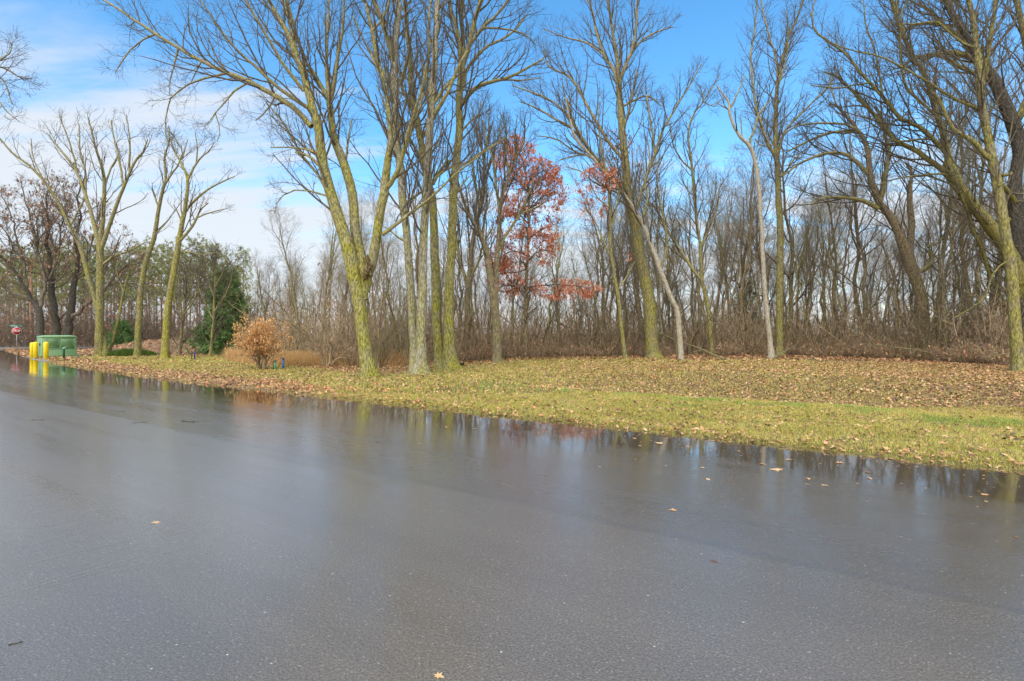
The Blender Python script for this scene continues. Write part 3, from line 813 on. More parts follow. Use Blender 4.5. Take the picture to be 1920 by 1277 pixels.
tree('sapling', 'thin tree leaning right beside the many-limbed lawn tree',
 [[0,(204,667,5),(219,611,4.5),(231,552,4),(239,521,3),(246,490,2)]], [[.1,(232,550,2.5),(222,520,2),(215,500,1.5)]], mat=M_green, dens=1.6, rmin=.007, group=LG, levels=(4,3), kfirst=.5)
tree('maple_tree', 'slender wavy bare tree between the many-limbed tree and the bright mossy one',
 [[0,(258,670,11),(262,572,10),(270,505,8.5),(290,443,7.5),(298,388,6),(306,355,5.5),(311,333,4.5),(309,294,3.4),(318,262,2.4),(316,235,1.6)]],
 [[.1,(308,348,4),(322,325,3.4),(336,305,3),(342,285,2.4),(330,262,1.8),(318,245,1.3)],[.1,(336,305,2.4),(346,285,2),(352,262,1.4)],[.1,(298,390,3),(290,370,2),(284,350,1.3)],[-.1,(290,443,3),(305,425,2),(318,410,1.3)]],
 mat=M_green, dens=1.1, rmin=.007, group=LG, seed=3, levels=(4,3), lscale=30)
tree('maple_tree', 'bright yellow-green mossy tree with a high forked crown, in front of the pines',
 [[0,(309,672,13),(313,591,11.5),(325,513,10.5),(333,466,9.5),(341,420,8),(347,388,7),(352,337,5.5),(342,310,4),(328,285,3),(321,265,2.2),(313,240,1.4)]],
 [[.1,(353,335,4.5),(368,306,3.6),(382,290,3),(394,282,2.2),(402,266,1.4)],[-.1,(368,306,3),(370,280,2.4),(366,250,1.6)],
  [-.1,(337,452,6),(352,435,5),(364,419,4.5),(370,405,3.5),(376,392,2.8),(392,380,2)],[.1,(352,390,5),(376,366,4),(407,345,3.2),(431,335,2.2),(440,330,1.4)],
  [.1,(370,408,3),(395,398,2.4),(420,392,1.6)],[.2,(334,470,3.6),(350,472,2.8),(380,478,2.2),(402,474,1.5)],[-.2,(342,418,3),(334,400,2.4),(326,385,1.6)]],
 mat=bark('bright_mossy_bark', (.12,.10,.06), (.30,.26,.16), (.34,.31,.05), .85, 9, 1.0, .6), dens=1.2, rmin=.007, group=LG, seed=13, levels=(4,3), lscale=32)
tree('small_tree', 'small dark bare tree between the bright mossy tree and the marker posts',
 [[0,(337,667,5),(338,640,5),(343,600,4.5),(346,560,4),(350,520,3),(348,490,2)]],
 [[.1,(343,600,3),(330,570,2.5),(325,535,2),(322,505,1.4)],[-.2,(344,590,3),(365,560,2.4),(378,520,2),(384,480,1.4)],[.2,(346,560,2.6),(360,530,2),(366,490,1.4)]],
 mat=M_brown, cmat=M_limb, dens=3.2, rmin=.008, levels=(5,3), l1=(1, 3), lscale=70, kfirst=.25)
tree('small_tree', 'small mossy tree standing in front of the dense green spruce',
 [[0,(394,670,6),(397,640,5),(400,600,4.5),(402,560,4),(404,520,3),(402,490,2)]],
 [[.1,(400,600,3),(388,575,2.4),(375,545,1.8),(368,515,1.3)],[-.1,(401,585,3),(418,560,2.4),(432,530,1.8),(438,500,1.3)],[.1,(402,560,2.4),(392,530,2),(388,490,1.4)],[.2,(403,540,2.4),(418,510,2),(425,475,1.3)]],
 mat=M_green, cmat=M_limb, dens=4, rmin=.008, levels=(6,3), l1=(1, 2.6), lscale=70, kfirst=.25)
tree('bare_tree', 'bare tree reaching in from beyond the left edge over the far road end',
 [[0,(-150,690,26),(-140,560,22),(-120,420,17),(-110,300,14),(-90,180,11),(-80,60,8)]],
 [[0,(-120,320,8),(-60,200,5),(-20,130,4),(5,110,3),(20,97,2),(21,80,1.3)],[.1,(-115,330,8),(-60,230,5),(-15,150,4),(-4,125,3.4),(15,132,3),(35,143,2.4),(58,148,1.6)],[.1,(-90,270,6),(-30,170,4),(0,145,3),(15,170,2.2),(22,195,1.4)],
  [0,(-110,380,6),(-50,250,4),(-10,190,3),(15,212,2),(36,228,1.3)]], mat=M_brown, dens=1.0, rmin=.006, droop=.06, group=None, levels=(5,4), d=25)

# dark oaks behind the cabinet
tree('oak_tree', 'dark crooked oak right behind the yellow bollards, keeping a few brown leaves',
 [[0,(76,655,15),(76,631,14),(74,588,14),(66,568,12),(59,560,10),(50,545,8),(43,533,7.5),(32,515,6.5),(20,501,5.5),(8,488,5),(-10,470,4)]],
 [[.1,(74,588,10),(79,560,8),(84,535,7),(78,500,6),(66,460,5),(60,420,4),(48,380,3),(40,340,2)],[.2,(82,545,5),(92,520,5),(104,490,4.5),(98,450,4),(84,420,3.2),(80,380,2.4),(66,350,1.6)],
  [.1,(50,545,5),(45,500,4.5),(32,460,4),(25,420,3.4),(14,390,2.6),(0,360,2)],[.0,(20,501,4),(22,460,3.4),(8,430,2.6),(-10,410,2)],[.2,(60,560,4),(30,550,3.4),(5,545,2.6),(-20,540,2)],
  [-.2,(66,460,4),(88,430,3),(108,410,2.4),(118,380,1.8)],[-.1,(84,535,4),(110,525,3),(130,500,2.4)]],
 d=47, mat=M_dark, cmat=M_twigd, dens=2.4, rmin=.010, wig=.24, levels=(5,4), leafage=(M_rust, .07, (.11,.22), 2), l1=(1.0, 4.5), lscale=50, kink=.05, seed=4, wscale=.78)
tree('oak_tree', 'thick dark oak with twin upright trunks directly behind the cabinet',
 [[0,(108,655,16),(106,631,15),(104,591,15),(98,560,14),(96,525,12),(94,490,9),(88,455,7),(92,420,5.5),(86,385,4),(90,350,2.6)],
  [0,(124,655,17),(127,631,16),(131,591,15),(137,552,13),(142,520,10),(146,485,8),(141,450,6),(150,410,5),(146,370,3.6),(152,330,2.4)]],
 [[.1,(128,600,10),(142,590,10),(157,578,9),(177,558,8),(196,544,7),(208,528,6),(219,513,5.5),(235,500,4.5),(251,490,3.5),(270,480,2.2)],[.1,(130,580,5),(112,600,4),(95,598,3.6),(84,605,2.4)],
  [.2,(177,558,5),(190,530,4.5),(200,500,4),(215,470,3),(225,440,2)],[-.1,(142,520,5),(160,490,4.5),(172,455,4),(184,420,3),(190,390,2)],
  [-.2,(98,530,6),(80,505,5),(70,470,4),(72,430,3),(62,390,2)],[.2,(94,490,4),(110,460,4),(118,420,3),(126,380,2)],[.3,(141,450,4),(128,420,3.4),(124,380,2.6),(118,345,1.8)],[.2,(208,528,3.6),(240,530,3),(275,533,2)],[.2,(157,578,4),(180,590,3),(206,583,2.4),(236,578,1.6)]],
 d=49, mat=M_dark, cmat=M_twigd, dens=2.2, rmin=.010, wig=.24, levels=(5,4), leafage=(M_rust, .09, (.11,.22), 2), l1=(1.0, 4.5), lscale=50, kink=.05, seed=6, wscale=.78)

# ------------------------------------------------------------------ centre wood edge
tree('forest_tree', 'brown forked tree seen through the gap just right of the joined mossy trunks',
 [[0,(873,676,13),(873,655,13),(877,600,12),(876,560,11),(880,521,10),(887,450,8),(893,420,7),(899,394,7),(905,350,6),(908,310,5),(902,270,4),(898,230,3),(902,190,2)]],
 [[.1,(878,540,8),(866,500,6),(858,460,5),(853,430,4)],[-.1,(899,394,5),(893,350,4),(886,310,3),(876,270,2)],[.1,(906,345,4),(918,310,3.6),(930,270,3),(946,235,2)],[.1,(905,300,3),(915,250,2.6),(918,200,1.8)],[-.1,(880,521,6),(898,490,4.5),(905,460,4),(925,425,3)],[.1,(903,280,3),(890,240,2.4),(886,200,1.6)]],
 mat=M_brown, dens=2.6, rmin=.006, seed=31, up=.2, ang=(14, 34))
tree('forest_tree', 'thick brown tree forking low, just left of the red-leaved oak',
 [[0,(932,680,17),(931,640,16),(930,605,15),(924,549,14),(913,479,12),(905,450,11),(899,436,9),(887,415,7),(876,395,6),(866,365,5),(858,345,4)],
  [0,(930,600,12),(930,545,11),(931,493,10),(936,436,9),(938,400,8),(942,365,7),(955,330,6),(965,300,5),(980,270,4),(984,235,3)]],
 [[.1,(938,400,6),(930,350,5),(924,300,4),(912,265,3),(905,225,2)],[-.1,(934,470,6),(950,440,5),(975,400,5),(990,370,4),(1000,340,3)],[.1,(955,330,4),(948,290,3.4),(950,250,2.6),(940,215,1.8)],[-.1,(975,400,4),(1000,392,3.6),(1020,380,2.6)],[.2,(905,450,5),(908,410,4),(914,380,3),(910,340,2)]],
 mat=M_brown, dens=2.6, rmin=.006, seed=32, up=.2, ang=(14, 34))

def blob(*els):
    def f(px, py):
        v = np.zeros(len(px))
        for cx_, cy_, rx, ry, a in els: v = np.maximum(v, a * (((px - cx_) / rx) ** 2 + ((py - cy_) / ry) ** 2 < 1))
        return v
    return f
tree('oak_tree', 'slim young oak still hung with rust-red leaves at the wood edge',
 [[0,(985,672,7),(985,640,7),(986,549,6),(990,465,5),(992,394,4.5),(988,340,3.6),(980,300,3),(966,275,2)]],
 [[.2,(986,560,3.5),(970,540,3),(950,535,2.4),(930,540,1.6)],[-.2,(987,540,3.5),(1010,535,3),(1045,534,2.6),(1085,536,2.2),(1122,546,1.5)],
  [.2,(989,480,3.4),(965,470,2.6),(945,478,2),(930,492,1.4)],[-.1,(990,450,3.4),(1015,430,2.6),(1035,425,2)],[.2,(991,420,3),(970,400,2.4),(950,398,1.8)],[-.2,(992,395,3),(1015,370,2.6),(1040,360,2),(1055,372,1.4)],
  [.2,(990,360,3),(972,340,2.4),(955,332,1.8)],[-.2,(988,345,3),(1010,325,2.4),(1030,318,1.8)],[.2,(984,315,2.6),(962,300,2),(945,300,1.5)],[.3,(989,500,3),(975,510,2.4),(945,512,2)],[-.3,(989,490,3),(1010,470,2.4),(1030,470,1.8)],
  [.5,(990,440,3),(985,425,2.4),(975,420,2)],[-.5,(991,380,3),(1000,365,2.4),(1010,355,2)],[.3,(1045,534,2),(1050,548,1.6),(1040,560,1.2)],[.3,(1085,536,2),(1095,550,1.6),(1100,556,1.2)]],
 mat=M_brown, cmat=M_twigd, dens=4.0, rmin=.006, levels=(5,3), lscale=90, l1=(.5, 1.6), up=.03, ang=(30, 70), kfirst=.25, seed=33,
 leafage=(M_red, blob((966,300,54,46,.6),(1005,350,64,54,.8),(985,400,66,45,.7),(985,445,62,50,.85),(950,505,44,48,.9),(1020,460,36,40,.45),(1060,543,70,20,.85),(985,545,50,28,.3)), (.065,.135), 3))
tree('forest_tree', 'big straight mossy tree with a few copper leaves clinging round its upper trunk',
 [[0,(1226,672,26),(1223,650,23),(1217,563,22),(1206,507,20),(1197,465,19),(1192,422,18),(1183,386,17),(1177,360,16),(1172,300,14),(1167,250,13),(1163,200,11),(1160,157,11),(1158,120,8),(1152,80,6),(1146,40,5),(1138,-6,4)]],
 [[.1,(1161,165,8),(1150,130,7),(1132,103,6),(1118,60,5),(1110,20,4),(1100,-4,3)],[-.1,(1161,150,8),(1172,125,7),(1185,94,6),(1192,50,5),(1196,-4,4)],[.2,(1184,94,5),(1205,75,4),(1230,60,3),(1262,50,2)],
  [-.2,(1178,362,9),(1163,350,8),(1132,313,7),(1101,275,6.5),(1072,222,6),(1062,185,5)],[.1,(1101,275,5),(1070,240,4),(1045,225,4),(1010,205,3),(975,190,2)],[.1,(1080,240,4),(1050,200,3.4),(1010,178,3),(960,160,2)],
  [.2,(1170,300,7),(1140,265,6),(1110,215,5.5),(1080,160,5),(1062,140,4),(1030,125,3),(1019,95,2)],[.2,(1132,103,4),(1100,80,3.4),(1060,70,2.4),(1020,55,1.6)],
  [-.1,(1188,405,8),(1200,370,6),(1216,320,6),(1228,290,5),(1240,250,4.5),(1262,210,4),(1290,165,3),(1316,120,2)],[.1,(1228,290,4),(1222,240,3.4),(1215,200,3),(1210,160,2)],[.1,(1166,240,6),(1178,215,5),(1184,180,4),(1196,130,3)],
  [.2,(1160,205,5),(1185,190,4),(1215,180,3),(1240,200,2)],[-.2,(1115,295,4),(1080,285,3.4),(1045,262,2.6),(1010,255,1.8)]],
 mat=M_green, cmat=M_limb, dens=2.4, rmin=.006, seed=34, up=.15,
 leafage=(M_rust, blob((1160,285,34,45,.35),(1140,330,34,30,.25),(1190,330,30,30,.2)), (.08,.16), 2))
tree('forest_tree', 'thin leaning tree with a pale bare foot at the lawn edge, its top swept left',
 [[0,(1277,675,11),(1271,591,9.5),(1259,560,9),(1240,512,8.5),(1225,470,8.5),(1214,440,8),(1203,414,7),(1190,395,7),(1170,365,6.5),(1145,335,6),(1110,295,5.5),(1080,260,5),(1069,225,4),(1060,182,3)]],
 [[.1,(1203,414,5),(1214,380,4),(1210,340,3.4),(1218,300,2.6),(1214,260,2)],[-.2,(1238,508,5),(1250,460,4.4),(1246,420,4),(1238,380,3.4),(1232,330,2.6),(1236,290,2)],[.2,(1110,295,3.4),(1085,290,2.6),(1050,300,2)],[.1,(1160,355,4),(1120,345,3),(1090,322,2.4),(1060,312,1.8)]],
 mat=M_pale, cmat=M_limb, dens=2.3, rmin=.006, seed=35, flare=.25)
tree('forest_tree', 'slim straight tree left of the leaning pale-footed one, rust leaves at mid height',
 [[0,(1173,675,8),(1166,620,7),(1158,549,6.5),(1146,479,6),(1144,422,5.5),(1143,380,5),(1138,330,4),(1128,280,3.4),(1122,230,2.4),(1125,190,1.6)]],
 [[.1,(1147,485,4),(1130,450,3.4),(1118,420,2.6),(1100,392,2)],[-.1,(1144,430,4),(1156,390,3.4),(1162,350,2.6)],[.1,(1158,545,3.4),(1175,520,2.6),(1190,490,2)],[-.2,(1143,390,3),(1120,370,2.4),(1105,340,1.6)]],
 mat=M_green, dens=1.8, rmin=.006, seed=36, leafage=(M_red, blob((1160,485,22,18,.7),(1112,395,26,22,.35),(1155,520,20,14,.4),(1120,340,44,34,.4),(1150,440,30,30,.25)), (.08,.15), 3))
tree('forest_tree', 'forked tree one third up its trunk, right of the leaning pale-footed one',
 [[0,(1336,668,9),(1327,577,8),(1320,540,8),(1316,526,7),(1313,465,6),(1308,430,5),(1304,394,5),(1300,340,4.6),(1296,300,4.2),(1290,250,3.6),(1303,210,3),(1318,190,2.4),(1312,160,1.6)]],
 [[.1,(1316,526,6),(1296,501,6),(1283,480,5.5),(1270,462,5),(1256,440,5),(1242,414,5),(1228,390,4),(1208,370,3)],[-.1,(1318,190,2.6),(1335,165,2),(1350,140,1.5)],[.1,(1298,320,3.4),(1278,300,3),(1262,270,2.4),(1255,230,2)],[-.1,(1313,465,4),(1330,430,3.4),(1345,390,2.6),(1350,350,2)],[.1,(1318,190,2),(1340,200,1.8),(1356,180,1.4)]],
 mat=M_green, dens=2.8, rmin=.006, seed=37)
tree('forest_tree', 'pale smooth barkless-looking tree whose top forks like a lyre, near the wood edge',
 [[0,(1447,672,11),(1444,640,9),(1440,606,8.5),(1434,549,8),(1430,479,7.5),(1428,430,7),(1425,380,7),(1422,340,7),(1414,293,7),(1403,271,6.5),(1390,258,6),(1378,240,5),(1367,212,5),(1368,195,4),(1358,180,3),(1343,158,2)]],
 [[-.1,(1406,272,5),(1406,258,4.4),(1416,245,4),(1419,222,4),(1430,205,3.4),(1444,188,2.4)],[.1,(1367,207,3.4),(1378,185,3),(1388,165,2.4),(1396,140,1.6)],[.1,(1366,205,2.6),(1352,198,2),(1342,190,1.4)],[.1,(1392,258,2.4),(1390,235,2),(1388,215,1.5)]],
 mat=M_pale, cmat=M_limb, dens=1.0, rmin=.006, seed=38, kfirst=.7, lscale=25, levels=(3,2))
tree('forest_tree', 'tall straight mossy tree right of the pale lyre-topped one',
 [[0,(1462,668,13),(1462,640,12),(1462,549,12),(1463,470,12),(1463,432,12),(1460,370,11),(1459,338,10),(1456,293,9),(1454,255,8),(1454,225,8),(1456,180,7),(1459,150,6),(1468,110,5),(1478,70,4.4),(1492,40,4),(1508,-4,3)]],
 [[.1,(1455,293,6),(1440,268,5.5),(1424,222,5),(1416,190,4.4),(1410,143,4),(1408,100,3.4),(1415,60,3),(1420,-4,2.4)],[-.1,(1459,290,6),(1470,250,5),(1490,225,4),(1520,195,3.4),(1545,170,2.6),(1580,125,2)],[.1,(1459,160,4),(1455,110,3.6),(1440,60,3),(1425,-4,2.4)],
  [.2,(1463,332,5),(1478,316,4),(1492,295,3),(1510,285,2)],[-.1,(1458,165,4),(1472,120,3.4),(1478,70,2.8),(1475,20,2)],[.2,(1455,270,3.4),(1430,275,2.6),(1415,260,2)]],
 mat=M_green, dens=2.4, rmin=.006, seed=39)
tree('forest_tree', 'stout brown tree leaning left with long limbs arching out to the left',
 [[0,(1738,672,22),(1733,605,19),(1725,549,19),(1711,507,19),(1699,470,19),(1688,445,16),(1680,425,14),(1664,400,13),(1647,376,12),(1638,350,11),(1632,331,10),(1628,295,9),(1621,263,7),(1605,240,6),(1585,215,5),(1565,195,4)],
  [.1,(1705,480,12),(1707,450,12),(1709,420,11),(1706,385,10),(1706,350,8),(1710,325,5),(1700,310,3)]],
 [[.1,(1647,391,9),(1625,380,8),(1606,374,7),(1585,370,6.5),(1561,370,5.5),(1540,371,4),(1520,385,3)],[.1,(1632,330,8),(1613,310,7.5),(1597,296,7),(1583,289,6.5),(1560,287,6),(1538,290,5),(1510,302,4.4),(1490,312,3.6),(1467,331,2.4)],
  [.2,(1621,262,6),(1612,250,5.5),(1588,246,5),(1561,248,5),(1530,258,4.4),(1501,272,3.6),(1475,285,2.6)],[.1,(1606,242,5),(1585,233,4),(1561,231,4),(1525,232,3.4),(1493,237,2.6),(1470,250,1.8)],
  [-.1,(1650,378,9),(1658,350,8),(1662,320,7.5),(1668,285,7),(1660,255,6),(1655,225,5),(1640,200,4)],[.1,(1709,512,9),(1735,505,9),(1750,490,8.5),(1745,475,8),(1740,465,6.5),(1752,455,4)],[-.1,(1690,440,5),(1705,430,0)] if False else [.1,(1660,250,4),(1675,230,3.4),(1700,215,2.6)],
  [.2,(1568,197,3),(1560,170,2.6),(1556,140,2)]],
 mat=M_brown, cmat=M_limb, dens=2.6, rmin=.006, seed=40, d=31)
M_mlimb = bark('mossy_limb_bark', (.10,.085,.05), (.22,.19,.12), (.24,.22,.045), .74, 26, 1.0, .4)
tree('forest_tree', 'green mossy multi-limbed tree at the right edge, straight trunk dividing high up',
 [[0,(1911,697,23),(1907,660,19),(1902,606,18),(1897,521,18),(1892,470,17),(1888,451,16),(1876,376,15),(1865,319,15),(1854,263,13),(1846,225,13),(1839,188,12),(1836,150,12),(1835,113,12),(1830,85,9),(1828,56,9),(1816,-6,7)]],
 [  
  
  [.1,(1858,300,9),(1840,283,8),(1820,262,8),(1796,248,7),(1780,235,6.5),(1768,205,6),(1758,185,5.5),(1745,170,5),(1740,150,4)],
  [-.1,(1838,168,9),(1848,140,9),(1850,110,8),(1856,80,8),(1862,40,7),(1868,-6,6)],[.1,(1836,205,6),(1815,195,5),(1790,185,5),(1760,165,4.4),(1725,145,4),(1690,125,3.4),(1650,105,3),(1600,95,2.4),(1560,80,2)],
  [.2,(1870,340,9),(1890,360,8),(1905,378,7)],
  [.2,(1830,90,5),(1800,80,4.4),(1775,55,4),(1755,40,3.4),(1720,45,3),(1690,45,2.4)],
  [.1,(1893,486,3),(1863,510,3),(1854,541,3),(1835,569,2.8),(1787,597,2)]],
 mat=M_green, cmat=M_mlimb, dens=3.0, rmin=.0045, seed=41, levels=(6,4))
tree('forest_tree', 'dark massive leaning tree at the right edge behind the green mossy one',
 [[0,(1935,690,34),(1928,600,32),(1919,538,30),(1912,480,28),(1908,430,26),(1903,357,20),(1908,310,18),(1911,280,20),(1902,240,22),(1886,200,20),(1869,160,19),(1853,135,18),(1839,118,17),(1822,90,15),(1809,64,13),(1790,35,11),(1775,5,9),(1768,-8,8)]],
 [[-.1,(1922,560,30),(1908,512,27),(1896,480,25),(1880,455,23),(1860,428,22),(1839,402,20),(1818,375,18),(1801,350,16),(1788,330,14),(1779,312,13),(1777,290,12),(1775,271,11),(1765,238,10),(1756,210,10),(1748,180,10),(1741,158,9),(1730,128,8),(1715,113,8),(1700,80,7),(1688,56,7),(1670,-6,6)],
  [.2,(1801,345,10),(1788,315,9),(1775,286,9),(1750,262,8),(1726,240,8),(1706,230,7),(1688,222,7),(1668,198,6.5),(1651,177,6),(1632,156,5.5),(1613,135,5),(1595,110,4.5),(1576,94,4),(1550,75,4),(1527,56,3.4),(1523,22,3),(1530,-4,2)],
  [.3,(1800,362,10),(1780,335,10),(1764,315,10),(1740,300,9),(1719,283,9),(1690,270,8),(1673,258,8),(1655,235,7),(1636,210,6.5),(1615,190,6),(1598,169,5.5),(1580,155,5),(1568,143,4),(1545,135,3)],
  [-.2,(1775,262,6),(1760,225,5),(1725,190,5),(1700,165,5),(1690,120,4.4),(1688,70,4),(1682,20,3.4),(1680,-6,3)],
  [.1,(1630,155,3.4),(1600,160,3),(1565,165,2.4),(1520,160,1.6)],
  [.3,(1800,365,8),(1815,395,7),(1826,436,6.5),(1843,470,7),(1854,507,7.5),(1874,555,8),(1891,605,9),(1904,660,9)],
  [.2,(1655,178,4),(1650,140,3.4),(1640,95,3),(1625,50,2.4),(1618,-4,2)],
  [.2,(1790,330,5),(1760,325,4),(1720,330,3.4),(1680,335,2.6),(1640,350,2)],
  [.1,(1750,260,4),(1720,262,3.4),(1680,265,3),(1650,255,2)],
  [.2,(1700,80,4),(1690,30,3.4),(1705,-4,3)],
  [.1,(1855,138,12),(1835,120,11),(1815,105,10),(1790,98,10),(1762,99,8),(1740,110,6),(1722,118,4)],[.1,(1860,150,10),(1830,138,8),(1800,125,7),(1775,110,6.5),(1750,102,6),(1715,110,5),(1690,125,4)],[.2,(1815,72,8),(1800,50,7),(1775,48,6),(1745,45,5),(1710,48,4),(1685,60,3)],
  [.2,(1812,85,8),(1790,62,7),(1765,45,6),(1745,20,5),(1720,8,4),(1700,-4,3)],[-.1,(1900,235,8),(1912,210,7),(1925,180,6)],[.1,(1908,315,8),(1890,330,7),(1870,325,6),(1850,310,5)],[.1,(1860,150,10),(1868,110,9),(1878,60,9),(1868,10,8)] if False else [.1,(1906,420,8),(1890,410,7),(1865,395,5)],
  [.2,(1795,45,6),(1785,15,5.5),(1782,-6,5)],[-.1,(1903,240,9),(1925,190,9),(1930,120,9),(1918,60,9),(1905,-6,9)]],
 d=25.5, mat=M_dark, cmat=M_mlimb, dens=2.8, rmin=.005, seed=42, levels=(6,4))

# ------------------------------------------------------------------ trees grown from a seed, then repeated
def grown(H, r0, seed, mat, cmat, fork=.45, n1=9, ang=(18, 42), wig=.15, lean=.09, up=.15, lv=(7, 5, 4), rmin=.0048, spread=.55):
    g = np.random.default_rng(seed)
    n = 12; z = np.linspace(-.15, H * .92, n)
    off = np.cumsum(g.normal(0, .085 * H / 10, (n, 2)), 0); off -= off[0]
    L = g.normal(0, lean, 2)
    P = np.column_stack([off[:, 0] + L[0] * z, off[:, 1] + L[1] * z, z])[None]
    R = (r0 * (1 - .88 * (np.clip(z, 0, None) / H) ** .9))[None]; R[0, 0] *= 1.4
    root = empty('forest_tree', (0, 0, 0))
    tr = Acc(); tr.tubes(P, R, 8)
    cr_ = Acc()
    P1, R1 = spawn(P, R, n1, (H * .3 * spread * 1.6, H * .45 * spread * 1.6), ang, fork, .95, up, wig, 8, .62, rmin, 9, g); cr_.tubes(P1, R1, 5)
    P2, R2 = spawn(P1, R1, lv[0], (H * .10, H * .20), (20, 50), .15, .97, up * .8, wig * 1.3, 6, .55, rmin, .05, g); cr_.tubes(P2, R2, 4)
    P3, R3 = spawn(P2, R2, lv[1], (H * .045, H * .10), (22, 55), .15, .97, up * .6, wig * 1.5, 4, .6, rmin * .85, .02, g); cr_.tubes(P3, R3, 3)
    if lv[2]:
        P4, R4 = spawn(P3, R3, lv[2], (.25, .7), (25, 60), .2, .95, up * .4, wig * 1.5, 3, .7, rmin * .7, .01, g); cr_.tubes(P4, R4, 3)
    a = tr.build('trunk', mat, root); b_ = cr_.build('crown', cmat, root)
    root['ref_h'] = float(H)
    return root, P3

def kids(o): return [c for c in bpy.data.objects if c.parent == o]
def copy_tree(proto, children, loc, rz, sc, name=None):
    r = proto.copy(); C.objects.link(r)
    r.location = loc; r.rotation_euler = (0, 0, rz); r.scale = (sc, sc, sc)
    for ch in children:
        c = ch.copy(); C.objects.link(c); c.parent = r
    return r

class Stock:
    """keeps prototypes; the first placing of each moves the prototype itself"""
    def __init__(s): s.items = []
    def put(s, proto): s.items.append([proto, kids(proto), False])
    def place(s, i, loc, rz, sc, label, cat, group):
        it = s.items[i % len(s.items)]
        if not it[2]:
            o = it[0]; it[2] = True
            o.location = loc; o.rotation_euler = (0, 0, rz); o.scale = (sc, sc, sc)
        else:
            o = copy_tree(it[0], it[1], loc, rz, sc)
        if 'ref_h' in o: del o['ref_h']
        return tag(o, label, cat, group)

# prototypes are built at 11 m and scaled
wood = Stock(); hts = []
for k, (sd_, mt, cm, kw) in enumerate([
    (101, M_brown, M_twig, dict(fork=.30, n1=9)), (102, M_green, M_limb, dict(fork=.45, n1=8, ang=(14, 32), spread=.6)),
    (103, M_brown, M_twigd, dict(fork=.22, n1=11, ang=(25, 60), wig=.17, lean=.12)), (104, M_green, M_twig, dict(fork=.5, n1=7, ang=(12, 28), lean=.1)),
    (105, M_brown, M_twig, dict(fork=.35, n1=10, ang=(18, 50), wig=.14)), (106, M_mossy2, M_limb, dict(fork=.4, n1=8, lean=.16, wig=.12)),
    (107, M_brown, M_twig, dict(fork=.18, n1=12, ang=(30, 65), wig=.2, lean=.1))]):
    pr, _ = grown(11, .125, sd_, mt, cm, **kw); wood.put(pr)

g = np.random.default_rng(77)
zones = [  # px range, count, depth behind front, top height m, label, group
    (478, 650, 15, (1.5, 20), (5.5, 9), 'low bare tree in the thicket between the orange shrub and the leaning maple', 'low bare trees left of the big maples'),
    (650, 890, 15, (3, 26), (6.5, 11), 'thin bare tree standing in the wood behind the big mossy maples', 'bare trees behind the big mossy maples'),
    (890, 1110, 14, (1.5, 24), (6, 10), 'bare tree standing in the wood around the red-leaved oak', 'bare trees around the red-leaved oak'),
    (1110, 1330, 18, (1.5, 24), (8, 13), 'bare tree standing in the wood around the pale-footed leaning tree', 'bare trees around the pale-footed leaning tree'),
    (1330, 1560, 23, (1, 24), (8, 13), 'bare tree standing in the wood around the pale lyre-topped tree', 'bare trees around the lyre-topped tree'),
    (1560, 1800, 22, (1, 22), (7, 12), 'bare tree standing in the tangled wood around the stout left-leaning tree', 'bare trees around the stout leaning tree'),
    (1800, 2060, 22, (2, 24), (9, 14), 'bare tree standing in the tangled wood behind the green mossy tree at the right edge', 'bare trees behind the right-edge tree')]
for a, b_, n, dr, hr, lab, grp in zones:
    for i in range(n):
        px = a + (b_ - a) * (i + g.random()) / n
        d = float(np.interp(px, _fl[:, 0], _fl[:, 1])) + dr[0] + (dr[1] - dr[0]) * g.random() ** 1.3
        H = g.uniform(*hr) * (1 + .25 * (g.random() < .2))
        p = at(px, d); k = int(g.integers(0, 7))
        sc = H / 11 * (d / 38) ** .35
        wood.place(k, tuple(p), g.uniform(0, 6.28), sc, lab, 'tree', grp)
# spindly young trees of the understorey, and those under the pines
for a, b_, n, dr, hr, lab, grp in [
    (500, 880, 22, (.5, 12), (3.6, 6.5), 'spindly young bare tree in the brush left of the joined mossy trunks', 'spindly young trees left'),
    (880, 1330, 26, (.3, 10), (3.6, 6.5), 'spindly young bare tree in the brush near the red-leaved oak and leaning trees', 'spindly young trees centre'),
    (1100, 1340, 9, (1, 14), (13, 17), 'tall thin bare tree rising high above the brush near the pale-footed leaning tree', 'tall thin trees centre'),
    (1340, 1900, 9, (1, 14), (13, 17.5), 'tall thin bare tree rising high above the brush of the right-hand wood', 'tall thin trees right'),
    (1330, 2040, 26, (.3, 11), (3.6, 7.5), 'spindly young bare tree in the tangled brush of the right-hand wood', 'spindly young trees right'),
    (-60, 470, 12, (6, 22), (5.0, 8), 'bare understorey tree among the pine trunks on the left', 'bare trees under the pines')]:
    for i in range(n):
        px = a + (b_ - a) * (i + g.random()) / n
        d = float(np.interp(px, _fl[:, 0], _fl[:, 1])) + dr[0] + (dr[1] - dr[0]) * g.random()
        wood.place(int(g.integers(0, 7)), tuple(at(px, d)), g.uniform(0, 6.28), g.uniform(*hr) / 11, lab, 'tree', grp)

